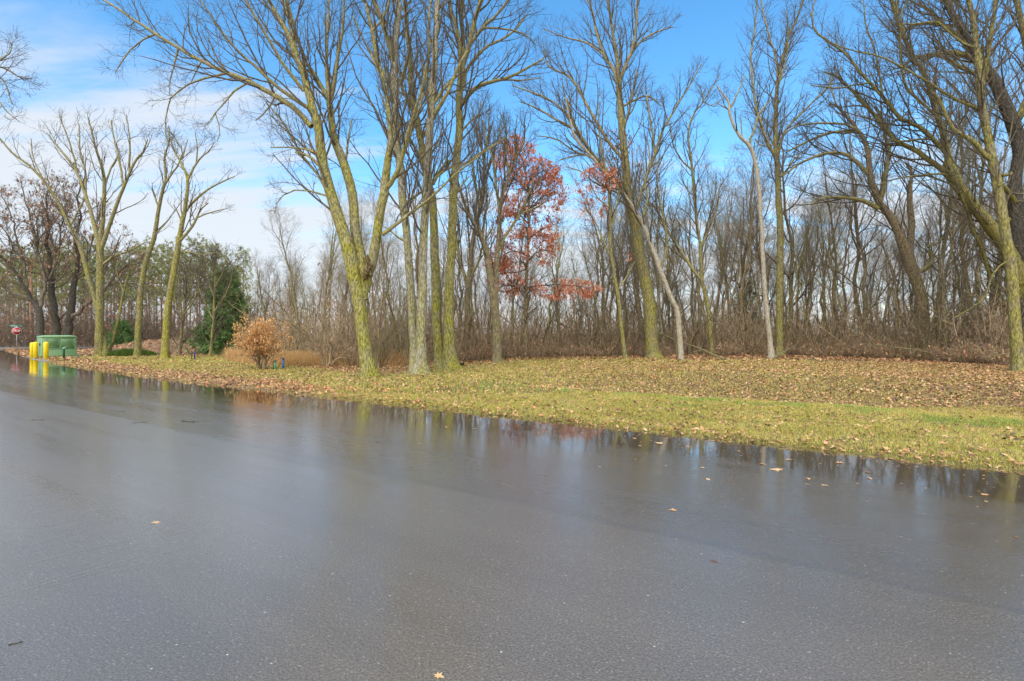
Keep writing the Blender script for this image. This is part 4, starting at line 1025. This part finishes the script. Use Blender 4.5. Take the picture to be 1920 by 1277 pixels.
# ------------------------------------------------------------------ pines far left
def make_pine(seed, H=15, fol=.52):
    g = np.random.default_rng(seed)
    root = empty('pine_tree', (0, 0, 0))
    n = 10; z = np.linspace(-.2, H, n); off = np.cumsum(g.normal(0, .05, (n, 2)), 0)
    P = np.column_stack([off, z])[None]; R = (.17 * (1 - .85 * np.clip(z, 0, None) / H))[None]
    tr = Acc(); tr.tubes(P, R, 7); tr.build('trunk', M_pinebark, root)
    br = Acc(); P1, R1 = spawn(P, R, 40, (1.3, 3.0), (55, 95), fol, .99, .10, .10, 6, .35, .012, .05, g); br.tubes(P1, R1, 4)
    Pd, Rd = spawn(P, R, 16, (.5, 1.6), (65, 100), .12, fol, .0, .15, 4, .3, .012, .02, g); br.tubes(Pd, Rd, 3)
    P2, R2 = spawn(P1, R1, 5, (.4, 1.0), (30, 65), .3, 1, .1, .1, 4, .6, .008, .02, g); br.tubes(P2, R2, 3)
    br.build('branches', M_twigd, root)
    la = Acc(); tips = np.concatenate([P2[:, -1], P2[:, -2], P1[:, -1]]); tips = tips[g.random(len(tips)) < .62]
    Q = np.repeat(tips, 26, 0); dv = unit(g.normal(0, 1, Q.shape) + [0, 0, .35])
    L = g.uniform(.14, .38, len(Q))[:, None]; sd_ = unit(np.cross(dv, g.normal(0, 1, Q.shape))) * .022
    V = np.stack([Q + dv * .04 - sd_, Q + dv * .04 + sd_, Q + dv * L], 1).reshape(-1, 3)
    F = np.arange(len(V)).reshape(-1, 3)
    la.tris(V, F, np.repeat(np.clip(g.normal(.45, .22, len(tips)), 0, 1), 26))
    la.build('foliage', M_pine, root, smooth=False, tint=True)
    return root
pines = Stock()
for sd_ in (201, 202, 203): pines.put(make_pine(sd_, 15, .36 + .06 * (sd_ - 201)))
g = np.random.default_rng(78)
for i in range(64):
    px = -60 + 510 * (i + g.random()) / 64; d = g.uniform(60, 95)
    topy = np.interp(px, [-60, 100, 200, 300, 380, 440, 460], [465, 452, 455, 455, 452, 470, 500]) + g.uniform(-6, 40)
    H = (625 - topy) / 960 * d + 1.6
    left = px < 180
    pines.place(i, tuple(at(px, d)), g.uniform(0, 6.28), H / 15,
        'tall red-barked pine in the stand beyond the oaks and cabinet' if left else 'tall red-barked pine in the stand behind the mossy lawn trees', 'pine tree',
        'pines beyond the oaks' if left else 'pines behind the lawn trees')

# ------------------------------------------------------------------ spruces
def make_spruce(name, label, base, H, W, seed, d=None, density=1.0, mat=M_spruce, droop=-.25, bare=.02):
    g = np.random.default_rng(seed); b = pos(*base) if d is None else at(base[0], d)
    root = empty(name, tuple(b), label, 'spruce tree')
    z = np.linspace(-.1, H, 8); P = np.column_stack([0 * z, 0 * z, z])[None]; R = (.13 * (1 - .93 * np.clip(z, 0, None) / H))[None]
    tr = Acc(); tr.tubes(P, R, 7); tr.build('trunk', M_brown, root)
    n = int(150 * density); dn = density; zz = H * (bare + (1 - bare) * (np.arange(n) + g.random(n)) / n * .97); L = W / 2 * (1 - zz / H) ** .95 * g.uniform(.5, 1.25, n) + .12
    a = np.arange(n) * 2.4 + g.normal(0, .3, n); K = 6; u = np.linspace(0, 1, K)
    P1 = np.stack([np.cos(a)[:, None] * L[:, None] * u, np.sin(a)[:, None] * L[:, None] * u, zz[:, None] + L[:, None] * (droop * u + .22 * u ** 2)], -1)
    R1 = .02 * np.ones((n, K)) * (1.1 - u)[None]
    br = Acc(); br.tubes(P1, R1, 3); br.build('branches', M_twigd, root)
    P2, R2 = spawn(P1, R1, 12 if density > .8 else 7, (.35, .9), (30, 62), .15, 1, -.03, .05, 4, .5, .006, .01, g)
    la = Acc(); S_ = np.concatenate([P2[:, 1], P2[:, 2], P2[:, 3], P1[:, -1], P1[:, -2]])
    dirs = np.concatenate([unit(P2[:, -1] - P2[:, 0])] * 3 + [unit(P1[:, -1] - P1[:, 0])] * 2)
    per = 7 if density > .8 else 4; Q = np.repeat(S_, per, 0); dv = unit(np.repeat(dirs, per, 0) + g.normal(0, .75, Q.shape) + [0, 0, -.15])
    Ls = g.uniform(.12, .32, len(Q))[:, None]; sd_ = unit(np.cross(dv, g.normal(0, 1, Q.shape))) * .028
    Q = Q + g.normal(0, .05, Q.shape)
    V = np.stack([Q - sd_, Q + sd_, Q + dv * Ls + sd_ * .3, Q + dv * Ls - sd_ * .3], 1).reshape(-1, 3); F = np.arange(len(V)).reshape(-1, 4)
    tn = np.clip(np.repeat(g.normal(.45, .25, len(S_)), per) + g.normal(0, .1, len(Q)), 0, 1)
    la.quads(V, F, tn); la.build('foliage', mat, root, smooth=False, tint=True)
    return root
make_spruce('spruce_tree', 'dense dark green spruce, its boughs reaching the ground beside the orange shrub', (424, 664), 6.4, 5.0, 301)
make_spruce('spruce_tree', 'tall sparse spruce with open drooping boughs rising behind the dense green one', (456, 655), 11.6, 5.6, 302, d=58, density=.26, mat=M_pine, droop=-.45, bare=.25)
make_spruce('spruce_tree', 'low dark evergreen under the pines beside the flat juniper', (228, 655), 2.8, 3.6, 303, d=53, density=.45)
make_spruce('spruce_tree', 'dark evergreen standing deep in the wood behind the lyre-topped tree', (1400, 655), 7.5, 6, 304, d=54, density=.5)

# ------------------------------------------------------------------ shrubs
def shrub(name, label, base, H, W, n, seed, mat, leaf=None, d=None, group=None, lp=.5, size=(.06, .13), per=2, rmin=.006, upr=1.0):
    g = np.random.default_rng(seed); b = pos(*base) if d is None else at(base[0], d)
    root = empty(name, tuple(b), label, 'shrub', group)
    a = g.uniform(0, 2 * PI, n); D = np.column_stack([np.cos(a), np.sin(a), g.uniform(1.2, 4.0, n) * upr]); D = unit(D)
    P = [np.column_stack([np.cos(a) * .12, np.sin(a) * .12, 0 * a - .05])]; K = 7; L = H * g.uniform(.75, 1.1, n)
    for k in range(K - 1):
        D = unit(D + g.normal(0, .14, D.shape) + np.column_stack([np.cos(a), np.sin(a), 0 * a]) * .09 * W / H / upr)
        P.append(P[-1] + D * (L / (K - 1))[:, None])
    P1 = np.stack(P, 1); R1 = .028 * np.ones((n, K)) * np.linspace(1, .3, K)[None]
    st_ = Acc(); st_.tubes(P1, R1, 5)
    P2, R2 = spawn(P1, R1, 8, (H * .2, H * .45), (25, 60), .25, 1, .05, .15, 5, .6, rmin, .012, g); st_.tubes(P2, R2, 3)
    P3, R3 = spawn(P2, R2, 5, (.15, .45), (25, 60), .2, 1, .05, .15, 3, .6, rmin, .01, g); st_.tubes(P3, R3, 3)
    st_.build('stems', mat, root)
    if leaf:
        la = Acc(); tips = np.concatenate([P3[:, 1:].reshape(-1, 3), P2[:, -1]]); tips = tips[tips[:, 2] > H * .32]; tips = tips[g.random(len(tips)) < lp]
        Q = np.repeat(tips, per, 0) + g.normal(0, .06, (len(tips) * per, 3))
        leaf_mesh(la, Q, g.uniform(*size, len(Q)), np.clip(g.normal(.5, .25, len(Q)), 0, 1), True, 1.0, g)
        la.build('foliage', leaf, root, smooth=False, tint=True)
    return root
shrub('shrub', 'round shrub covered in dry orange leaves, standing in straw-coloured grass', (492, 692), 2.0, 1.5, 26, 401, M_brush, M_orange, lp=.9, size=(.035, .08), per=3, upr=2.6)
# big bare multi-stem shrubs that can be told apart in front of the thicket
shrub('shrub', 'brown spreading bare shrub right of the two short marker pipes', (612, 688), 2.2, 3.0, 12, 402, M_brush)
shrub('shrub', 'brown spiky bare shrub just right of the leaning mossy maple', (708, 690), 2.8, 2.4, 9, 403, M_brown)
shrub('shrub', 'greyish bare shrub behind the bright mossy lawn tree', (325, 664), 1.6, 2.4, 12, 404, M_brush)
# juniper: low flat evergreen
g = np.random.default_rng(405); b = pos(245, 667); root = empty('juniper_shrub', tuple(b), 'low flat bright green juniper spreading behind the slender lawn trees', 'shrub')
n = 9000; a = g.uniform(0, 6.28, n); r_ = np.sqrt(g.random(n)); Q = np.column_stack([np.cos(a) * r_ * 1.8, np.sin(a) * r_ * 1.0, (1 - r_ ** 2) * .45 * g.random(n) + .03])
dv = unit(g.normal(0, 1, Q.shape) + [0, 0, .5] + np.column_stack([np.cos(a), np.sin(a), 0 * a])); sd_ = unit(np.cross(dv, g.normal(0, 1, Q.shape))) * .02
V = np.stack([Q - sd_, Q + sd_, Q + dv * .2], 1).reshape(-1, 3); la = Acc(); la.tris(V, np.arange(len(V)).reshape(-1, 3), g.random(n)); la.build('foliage', M_juniper, root, smooth=False, tint=True)
a = np.arange(14) * .45; P1 = np.stack([np.column_stack([np.cos(a) * u * 1.6, np.sin(a) * u * .9, .05 + .25 * u * (1 - u) + 0 * a]) for u in np.linspace(0, 1, 5)], 1)
st_ = Acc(); st_.tubes(P1, np.full((14, 5), .02), 4); st_.build('stems', M_dark, root)

# ------------------------------------------------------------------ brush and saplings nobody could count
def thicket(name, label, a, b_, n, dr, hr, seed, mat, leaves=None, lprob=0.0, lsize=(.08, .16), frontx=None, rm=.006, rs=1.0, bend=.15):
    g = np.random.default_rng(seed)
    px = g.uniform(a, b_, n); f = np.interp(px, _fl[:, 0], _fl[:, 1]) if frontx is None else frontx
    d = f + dr[0] + (dr[1] - dr[0]) * g.random(n) ** 1.5
    x = (px - 960) / 960 * d; clump = vnoise(x * .55, d * .55, seed)
    k = g.random(n) < sstep(.25, .6, clump) + .15; x, d, px, clump = x[k], d[k], px[k], clump[k]; n = len(x)
    L = hr[0] + (hr[1] - hr[0]) * g.random(n) ** 1.2; L = L * (.45 + .95 * clump)
    D = unit(np.column_stack([g.normal(0, .28, n), g.normal(0, .28, n), np.ones(n)])); K = 6
    P = [np.column_stack([x, d, hz(x, d) - .05])]
    for q in range(K - 1):
        D = unit(D + g.normal(0, bend, D.shape) + [0, 0, .03]); P.append(P[-1] + D * (L / (K - 1))[:, None])
    P1 = np.stack(P, 1); R1 = rs * np.clip(L * .0055, .006, .03)[:, None] * np.linspace(1, .35, K)[None]
    A = Acc(); A.tubes(P1, R1, 3)
    P2, R2 = spawn(P1, R1, 6, lambda r: np.clip(r * 70, .4, 1.3), (22, 60), .15, .98, .05, .16, 4, .6, rm, .012, g); A.tubes(P2, R2, 3)
    P3, R3 = spawn(P2, R2, 4, (.15, .5), (25, 65), .2, .98, .03, .18, 3, .7, rm * .85, .008, g); A.tubes(P3, R3, 3)
    tag(A.build(name, mat), label, 'brush', kind='stuff')
    if leaves:
        la = Acc(); tips = np.concatenate([P3[:, -1], P2[:, -1], P1[:, 2:].reshape(-1, 3)]); tips = tips[g.random(len(tips)) < lprob]
        leaf_mesh(la, tips + g.normal(0, .05, tips.shape), g.uniform(*lsize, len(tips)), g.random(len(tips)), True, 1.0, g)
        tag(la.build(leaves[1], leaves[0], smooth=False, tint=True), leaves[2], 'dead leaves', kind='stuff')
thicket('undergrowth', 'tangled grey-brown brush along the foot of the wood', 470, 2080, 4700, (.4, 17), (.9, 5.2), 501, M_brush,
        (M_rust, 'clinging_dead_leaves', 'scattered dead leaves still clinging to the brush'), .06, (.05, .11))
thicket('crooked_scrub', 'crooked dark scrub stems standing through the brush', 490, 2080, 650, (.3, 10), (2.2, 6.0), 505, M_brown, None, 0, rs=1.9, bend=.30)
thicket('bramble_edge', 'low twiggy brambles fringing the wood behind the leafy bank', 860, 2080, 1500, (-.3, 2.2), (.3, 1.1), 502, M_brush,
        (M_leaf, 'caught_leaves', 'fallen leaves caught in the low brambles'), .24, (.05, .10))
thicket('left_undergrowth', 'rusty-leaved saplings and brush under the pines', -80, 470, 2000, (8, 30), (1.5, 6.0), 503, M_twigd,
        (M_rust, 'rusty_leaves', 'rusty dead leaves hanging on saplings under the pines'), .20, (.10, .22), 46, .010)
thicket('distant_thicket', 'far grey wall of bare wood beyond the trees', -200, 2300, 4200, (0, 50), (2.2, 7.0), 504, M_brush, None, 0, (.1, .2), 62, .016)

# ------------------------------------------------------------------ fallen branches at the wood edge
def log_(label, p0, p1, r0, mat, bend=.3, seed=0):
    g = np.random.default_rng(seed); A_, B_ = np.array(p0), np.array(p1)
    u = np.linspace(0, 1, 9)[:, None]; P = A_ + (B_ - A_) * u + g.normal(0, .05, (9, 3)) * u + np.array([0, 0, bend]) * (u * (1 - u)) * 2
    b = (A_ + B_) / 2; acc = Acc(); acc.tubes(P[None], np.linspace(r0, r0 * .35, 9)[None], 7)
    P2, R2 = spawn(P[None], np.linspace(r0, r0 * .35, 9)[None], 6, (.4, 1.1), (30, 60), .3, 1, .05, .15, 5, .5, .006, .03, g); acc.tubes(P2, R2, 4)
    o = acc.build('fallen_branch', mat, off=b); o.location = b
    tag(o, label, 'fallen branch')
p0 = pos(1360, 676); p1 = at(1235, 35.5); p1[2] += 1.6; log_('long fallen branch propped against the wood edge right of the pale-footed tree', p0 + [0, 0, .05], p1, .06, M_brown, .1, 1)
p0 = pos(1449, 675); p1 = at(1500, 33); p1[2] += .9; log_('short pale fallen branch slanting up from the foot of the lyre-topped tree', p0 + [0, 0, .05], p1, .05, M_brown, .05, 2)
p0 = at(1160, 36.5); p1 = at(1035, 37.5); p0[2] += .1; p1[2] += 2.6; log_('dark fallen branch slanting through the brush right of the red-leaved oak', p0, p1, .07, M_dark, .1, 3)
p0 = at(868, 24.6); p1 = at(838, 25.5); log_('dark rotting branch lying on the ground by the joined mossy trunks', p0 + [0, 0, .08], p1 + [0, 0, .12], .09, M_dark, .1, 4)

# ------------------------------------------------------------------ built things
def box_bm(acc, x0, x1, y0, y1, z0, z1, bev=0.0):
    b = bev
    if b <= 0:
        V = np.array([(x, y, z) for z in (z0, z1) for x, y in ((x0, y0), (x1, y0), (x1, y1), (x0, y1))])
        F = np.array([[3, 2, 1, 0], [4, 5, 6, 7], [0, 1, 5, 4], [1, 2, 6, 5], [2, 3, 7, 6], [3, 0, 4, 7]]); acc.quads(V, F); return
    def ring(e, z): return [(x0 + e + b, y0 + e, z), (x1 - e - b, y0 + e, z), (x1 - e, y0 + e + b, z), (x1 - e, y1 - e - b, z), (x1 - e - b, y1 - e, z), (x0 + e + b, y1 - e, z), (x0 + e, y1 - e - b, z), (x0 + e, y0 + e + b, z)]
    loft(acc, [ring(0, z0), ring(0, z1 - b), ring(b, z1)])
def loft(acc, rings, cap=True):
    n = len(rings[0]); V = np.array([p for r in rings for p in r], float); F = []
    for k in range(len(rings) - 1):
        for i in range(n): F.append([k * n + i, k * n + (i + 1) % n, (k + 1) * n + (i + 1) % n, (k + 1) * n + i])
    T = []
    if cap:
        for base, rev in ((0, 1), ((len(rings) - 1) * n, 0)):
            for i in range(1, n - 1): T.append([base, base + (i + 1 if rev else i), base + (i if rev else i + 1)])
    acc.quads(V, np.array(F))
    if T: acc.F3.append(np.array(T) + acc.n - len(V))
def lathe(acc, prof, cx=0, cy=0, n=20):
    loft(acc, [[(cx + r * math.cos(2 * PI * i / n), cy + r * math.sin(2 * PI * i / n), z) for i in range(n)] for r, z in prof])

M_cab = plain('cabinet_green_paint', (.14, .26, .11), .42, 0, .16)
M_cabl = plain('cabinet_pale_green_paint', (.20, .36, .17), .4, 0, .12)
M_yel = plain('bollard_yellow_sleeve', (.88, .66, .01), .38, 0, .06)
M_conc = plain('concrete', (.30, .285, .26), .8, 0, .3, .3)
M_dkgreen = plain('dark_green_paint', (.02, .085, .04), .4, 0, .2)
M_pgreen = plain('pale_green_knob_paint', (.12, .30, .17), .4, 0, .1)
M_sred = plain('sign_red', (.42, .012, .018), .35, 0, .05)
M_white = plain('sign_white', (.80, .79, .76), .4, 0, .05)
M_galv = plain('galvanised_steel', (.45, .46, .46), .45, .3, .15)
M_sgreen = plain('sign_green', (.01, .20, .13), .4, 0, .05)
M_pole = plain('weathered_pole_wood', (.34, .19, .10), .8, 0, .25)
M_blue = plain('blue_marker_plastic', (.02, .14, .36), .4, 0, .1)
M_dblue = plain('dark_blue_marker_plastic', (.03, .05, .20), .4, 0, .1)
M_mgreen = plain('green_marker_plastic', (.05, .30, .17), .4, 0, .1)
M_redcap = plain('red_cap_plastic', (.50, .06, .04), .4, 0, .1)
M_black = plain('dark_lock_metal', (.03, .03, .03), .4, .5, .1)

# ---- utility cabinet on its pad
cb = at(106.5, 34.4); rz_cab = math.radians(54)
root = empty('utility_cabinet', tuple(cb), 'pale green metal utility cabinet with two louvred doors, behind the yellow bollards', 'utility cabinet', None, rz_cab); root.scale = (.80, .72, 1.07)
a = Acc(); box_bm(a, -1.42, 1.30, -1.05, .95, -.12, .035, .03); a.build('concrete_pad', M_conc, root, smooth=False)
a = Acc(); x0, x1, y0, y1 = -1.14, 1.14, -.80, .72
def rr(x0, x1, y0, y1, z, c=.05): return [(x0 + c, y0, z), (x1 - c, y0, z), (x1, y0 + c, z), (x1, y1 - c, z), (x1 - c, y1, z), (x0 + c, y1, z), (x0, y1 - c, z), (x0, y0 + c, z)]
loft(a, [rr(x0 - .10, x1 + .14, y0 - .12, y1 + .1, .03), rr(x0 - .10, x1 + .14, y0 - .12, y1 + .1, .10), rr(x0 - .03, x1 + .04, y0 - .03, y1 + .03, .17), rr(x0, x1, y0, y1, .20), rr(x0 + .01, x1 - .01, y0 + .01, y1 - .01, 1.22)])
a.build('body', M_cab, root, smooth=False)
a = Acc(); loft(a, [rr(x0 - .02, x1 + .02, y0 - .03, y1 + .02, 1.223, .05), rr(x0 - .02, x1 + .02, y0 - .03, y1 + .02, 1.27, .05), rr(x0 + .04, x1 - .04, y0 + .03, y1 - .03, 1.30, .1), rr(x0 + .42, x1 - .42, y0 + .3, y1 - .3, 1.345, .1)])
a.build('lid', M_cabl, root, smooth=False)
a = Acc(); fy = y0 - .005
for bx in ((-.88, .98, .52, .545), (-.88, .98, 1.14, 1.165)): box_bm(a, bx[0], bx[1], fy - .03, fy + .012, bx[2], bx[3])
for xx in (-.88, .955): box_bm(a, xx, xx + .025, fy - .03, fy + .012, .5465, 1.1385)
a.build('door_frame', M_cabl, root, smooth=False)
a = Acc(); box_bm(a, x0 - .035, x1 + .04, y0 - .045, y0 - .02, .17, .19); a.build('skirt_ridge', M_cabl, root, smooth=False)
for xa, xb in ((-.845, .015), (.085, .945)):
    a = Acc(); box_bm(a, xa, xb, fy - .012, fy + .01, .56, 1.125, .008)
    dr = a.build('door', M_cab, root, smooth=False)
    a = Acc()
    for zz in ((1.0, 1.02), (.93, .943), (.64, .66), (.60, .61)): box_bm(a, xa + .22, xb - .09, fy - .032, fy - .0125, *zz)
    for zz in ((.60, 1.06),): box_bm(a, xa + .07, xa + .09, fy - .028, fy - .0125, *zz); box_bm(a, xb - .05, xb - .03, fy - .028, fy - .0125, *zz)
    a.build('louvre_ribs', M_cabl, dr, smooth=False)
a = Acc(); box_bm(a, x0 - .06, x0 - .002, -.60, -.46, .70, .84, .02); box_bm(a, x0 - .035, x0 - .002, -.57, -.49, .8403, .90); a.build('padlock', M_black, root, smooth=False)

# ---- bollards
def bollard(p, label, h=1.07, r=.122):
    root = empty('bollard', tuple(p), label, 'bollard', 'yellow bollards guarding the cabinet')
    a = Acc(); lathe(a, [(r, -.1), (r, h - .14), (r * .98, h - .09), (r * .88, h - .04), (r * .62, h - .01), (r * .2, h)], n=24); a.build('sleeve', M_yel, root)
    a = Acc(); lathe(a, [(r + .05, -.09), (r + .05, .02), (r + .02, .035)], n=24); a.build('footing', M_conc, root, smooth=False)
bollard(pos(60.5, 673), 'left yellow bollard of the touching pair')
bollard(pos(66.8, 672.6), 'right yellow bollard of the touching pair')
bollard(pos(86.3, 674), 'lone yellow bollard standing before the cabinet door')
# concrete apron under the bollards
ap = pos(74, 674.5); a = Acc(); V = []
for (px, py) in ((44, 676.0), (88, 679.0), (104, 675.2), (50, 671.8)):
    q = pos(px, py); V.append(q)
V = np.array(V); zt = .012
V2 = np.vstack([V * [1, 1, 0] + [0, 0, -.2], V * [1, 1, 0] + [0, 0, zt]]); F = np.array([[4, 5, 6, 7], [0, 1, 5, 4], [1, 2, 6, 5], [2, 3, 7, 6], [3, 0, 4, 7]])
tag(mk('concrete_apron', V2, F, None, M_conc, smooth=False), 'pale concrete apron under the yellow bollards', 'pavement', kind='structure')

# ---- green pedestal pipe with a knob
p = pos(119.6, 674.5); root = empty('vent_pipe', tuple(p), 'short dark green pipe with a pale rounded cap, in front of the cabinet', 'pipe')
a = Acc(); lathe(a, [(.058, -.1), (.058, .62), (.05, .66)], n=16); a.build('pipe', M_dkgreen, root)
a = Acc(); lathe(a, [(.03, .60), (.085, .63), (.10, .68), (.085, .73), (.03, .755)], .05, -.02, n=16); a.build('cap', M_pgreen, root)

# ---- marker posts
def marker(px, py, h, r, mat, label, capm=None, lean=0):
    p = pos(px, py); root = empty('marker_post', tuple(p), label, 'marker post'); root.rotation_euler = (0, lean, 0)
    a = Acc(); lathe(a, [(r, -.1), (r, h), (r * .8, h + .01)], n=14); a.build('post', mat, root)
    a = Acc(); lathe(a, [(r * 1.14, h - .05), (r * 1.14, h + .035), (r * .7, h + .05)], n=14); a.build('cap', capm or mat, root)
marker(516, 693.5, .38, .036, M_mgreen, 'short green plastic marker pipe in the grass beside the orange shrub', M_dkgreen)
marker(512.5, 693, .36, .016, M_dkgreen, 'thin dark green stake touching the green marker pipe', M_dkgreen)
marker(530.5, 692, .45, .042, M_blue, 'short blue plastic marker pipe right of the green one', M_dblue, .05)
marker(359.5, 674, .55, .026, M_dkgreen, 'slim dark green marker post with a red top on the far lawn', M_redcap)
marker(365, 674, .60, .040, M_dblue, 'dark blue marker post with a red top on the far lawn', M_redcap)

# ---- stop sign with street name blade
def text_obj(name, body, size, mat, parent, loc, rot=(PI / 2, 0, 0), sx=1.0):
    cu = bpy.data.curves.new(name, 'FONT'); cu.body = body; cu.size = size; cu.extrude = .003; cu.align_x = 'CENTER'; cu.align_y = 'CENTER'; cu.offset = size * .015
    tmp = bpy.data.objects.new(name + '_tmp', cu); C.objects.link(tmp)
    bpy.context.view_layer.update()
    me = bpy.data.meshes.new_from_object(tmp.evaluated_get(bpy.context.evaluated_depsgraph_get()))
    bpy.data.objects.remove(tmp)
    me.materials.clear(); me.materials.append(mat)
    o = bpy.data.objects.new(name, me); C.objects.link(o); o.parent = parent; o.location = loc; o.rotation_euler = rot; o.scale = (sx, 1, 1)
    return o
sp_ = at(31.5, 50); sp_[2] = float(hz(sp_[0], sp_[1])); root = empty('stop_sign', tuple(sp_), 'red octagonal stop sign on a steel post with a green street name blade on top', 'stop sign', None, math.radians(42))
zc_ = EYE + (625 - 620.6) / 960 * 50 - sp_[2]; R8 = .345
a = Acc(); box_bm(a, -.03, .03, -.022, .022, -.1, zc_ + .52); a.build('post', M_galv, root, smooth=False)
oct_ = lambda r, y: [(r * math.cos(PI / 8 + i * PI / 4), y, zc_ + r * math.sin(PI / 8 + i * PI / 4)) for i in range(8)]
a = Acc(); loft(a, [oct_(R8 * 1.08, -.025), oct_(R8 * 1.08, -.031)]); pl = a.build('sign_face', M_white, root, smooth=False)
a = Acc(); loft(a, [oct_(R8, -.0315), oct_(R8, -.035)]); a.build('red_field', M_sred, pl, smooth=False)
text_obj('lettering', 'STOP', .29, M_white, pl, (0, -.040, zc_), sx=.74)
a = Acc(); box_bm(a, -.52, .52, -.012, .012, zc_ + .40, zc_ + .575); bl = a.build('street_name_blade', M_sgreen, root, smooth=False)
text_obj('street_lettering', 'Watson Ave', .16, M_white, bl, (0, -.018, zc_ + .487))
a = Acc(); box_bm(a, -.012, .012, -.35, .35, zc_ + .58, zc_ + .70); a.build('cross_blade', M_sgreen, root, smooth=False)

# ---- utility pole and its white marker sleeve
p = at(58.5, 56); root = empty('utility_pole', tuple(p), 'slim orange-brown wooden utility pole left of the dark oaks', 'utility pole')
a = Acc(); lathe(a, [(.15, -.2), (.145, 2), (.13, 6), (.11, 9.2), (.10, 9.25)], n=14); a.build('pole', M_pole, root)
a = Acc(); lathe(a, [(.035, -.1), (.035, 4.6), (.02, 4.62)], .42, 0, n=10); a.build('conduit', M_white, root)
# ---- white mailbox across the road
p = at(46, 60); root = empty('mailbox', tuple(p), 'small white roadside box on a post beyond the crossing road', 'mailbox')
a = Acc(); box_bm(a, -.06, .06, -.06, .06, -.1, 1.0); a.build('post', M_white, root, smooth=False)
a = Acc(); prof = [(-.2, 0), (.2, 0), (.2, .22), (.14, .34), (0, .39), (-.14, .34), (-.2, .22)]
loft(a, [[(x, -.34, 1.003 + z) for x, z in prof], [(x, .34, 1.003 + z) for x, z in prof]]); a.build('box', M_white, root, smooth=False)
a = Acc(); box_bm(a, -.30, .12, -.12, .12, .55, .70, .02); a.build('newspaper_tube', M_white, root, smooth=False)

# ------------------------------------------------------------------ leaves and twigs lying on the asphalt
g = np.random.default_rng(900)
def road_leaf(px, py, size, tint, label, group=None, seed=0):
    p = pos(px, py, True); gg = np.random.default_rng(seed)
    a = Acc(); leaf_mesh(a, np.zeros((1, 3)), np.array([size]), np.array([tint]), False, .06, gg, .30)
    o = a.build('fallen_leaf', M_leaf, smooth=False, tint=True); o.location = (p[0], p[1], p[2] + size * .05)
    tag(o, label, 'leaf', group)
road_leaf(1457, 881, .17, .74, 'largest tan oak leaf floating at the inner rim of the puddle', seed=1)
road_leaf(1236, 832, .17, .80, 'long pale leaf lying in the puddle below the pale-footed tree', seed=2)
road_leaf(292, 980, .075, .70, 'small curled leaf alone on the grey asphalt in the left foreground', seed=3)
road_leaf(822, 1268, .055, .70, 'pale leaf on the asphalt cut by the bottom edge', seed=4)
for i, (px, py) in enumerate([(646,726),(707,829),(787,832),(837,801),(891,804),(961,822),(1001,806),(1129,828),(1200,836),(1318,877),(1328,899),(1428,870),(1514,908),(1516,898),(1547,910),(1627,886),(1632,897),(1704,878),(1702,912),(1846,928),(1884,890),(1338,1053),(1021,890),(1263,957),(1790,905),(1760,885),(560,742),(500,738),(1575,868),(1480,862),(1385,846),(1290,838),(1190,822),(1090,812)]):
    road_leaf(px, py, float(g.uniform(.05, .10)), float(g.choice([.12, .3, .45, .55, .62, .74])), 'small wet leaf lying flat in the puddle along the road edge', 'small leaves in the puddle', 10 + i)
def road_twig(px, py, L, ang, label, r=.006, seed=0):
    p = pos(px, py, True); gg = np.random.default_rng(seed); u = np.linspace(-.5, .5, 7)
    P = np.column_stack([u * L * math.cos(ang), u * L * math.sin(ang), 0 * u + r]) + np.column_stack([gg.normal(0, .03 * L, 7), gg.normal(0, .03 * L, 7), 0 * u])
    a = Acc(); a.tubes(P[None], np.linspace(r, r * .5, 7)[None], 5)
    P2 = np.array([P[4], P[4] + [.15 * L * math.cos(ang + .6), .15 * L * math.sin(ang + .6), .002], P[4] + [.3 * L * math.cos(ang + .8), .3 * L * math.sin(ang + .8), .002]])
    a.tubes(P2[None], np.array([[r * .7, r * .6, r * .4]]), 5)
    o = a.build('twig', M_dark); o.location = p; tag(o, label, 'twig')
road_twig(352, 791, .34, -.35, 'thickest dark twig on the asphalt, right of the fine one', .009, 1)
road_twig(261, 793, .26, .25, 'fine pale-brown twig left of the thick dark one', .004, 2)
road_twig(70, 788, .26, -.1, 'curved dark twig on the asphalt near the left edge', .005, 3)
road_twig(228, 772, .16, .1, 'shortest fine twig on the asphalt, farthest back', .004, 4)
road_twig(30, 1207, .055, .5, 'tiny dark twig in the bottom left corner', .003, 5)

# small debris soaking in the puddle and gathered against the turf
n = 2600; s_ = rng.uniform(-8, 34, n); v_ = np.abs(rng.normal(0, .75, n)) ** 1.3
x, y = xy(s_, -v_ + .02); a = Acc()
leaf_mesh(a, np.column_stack([x, y, rz(x, y) + .004]), rng.uniform(.012, .04, n) * (1 + 1.2 * (v_ < .12)), np.clip(rng.normal(.4, .25, n), 0, .84), True, .05, None, .2)
tag(a.build('puddle_debris', M_leaf, smooth=False, tint=True), 'crumbs of leaf and bark soaking in the puddle along the turf', 'debris', kind='stuff')
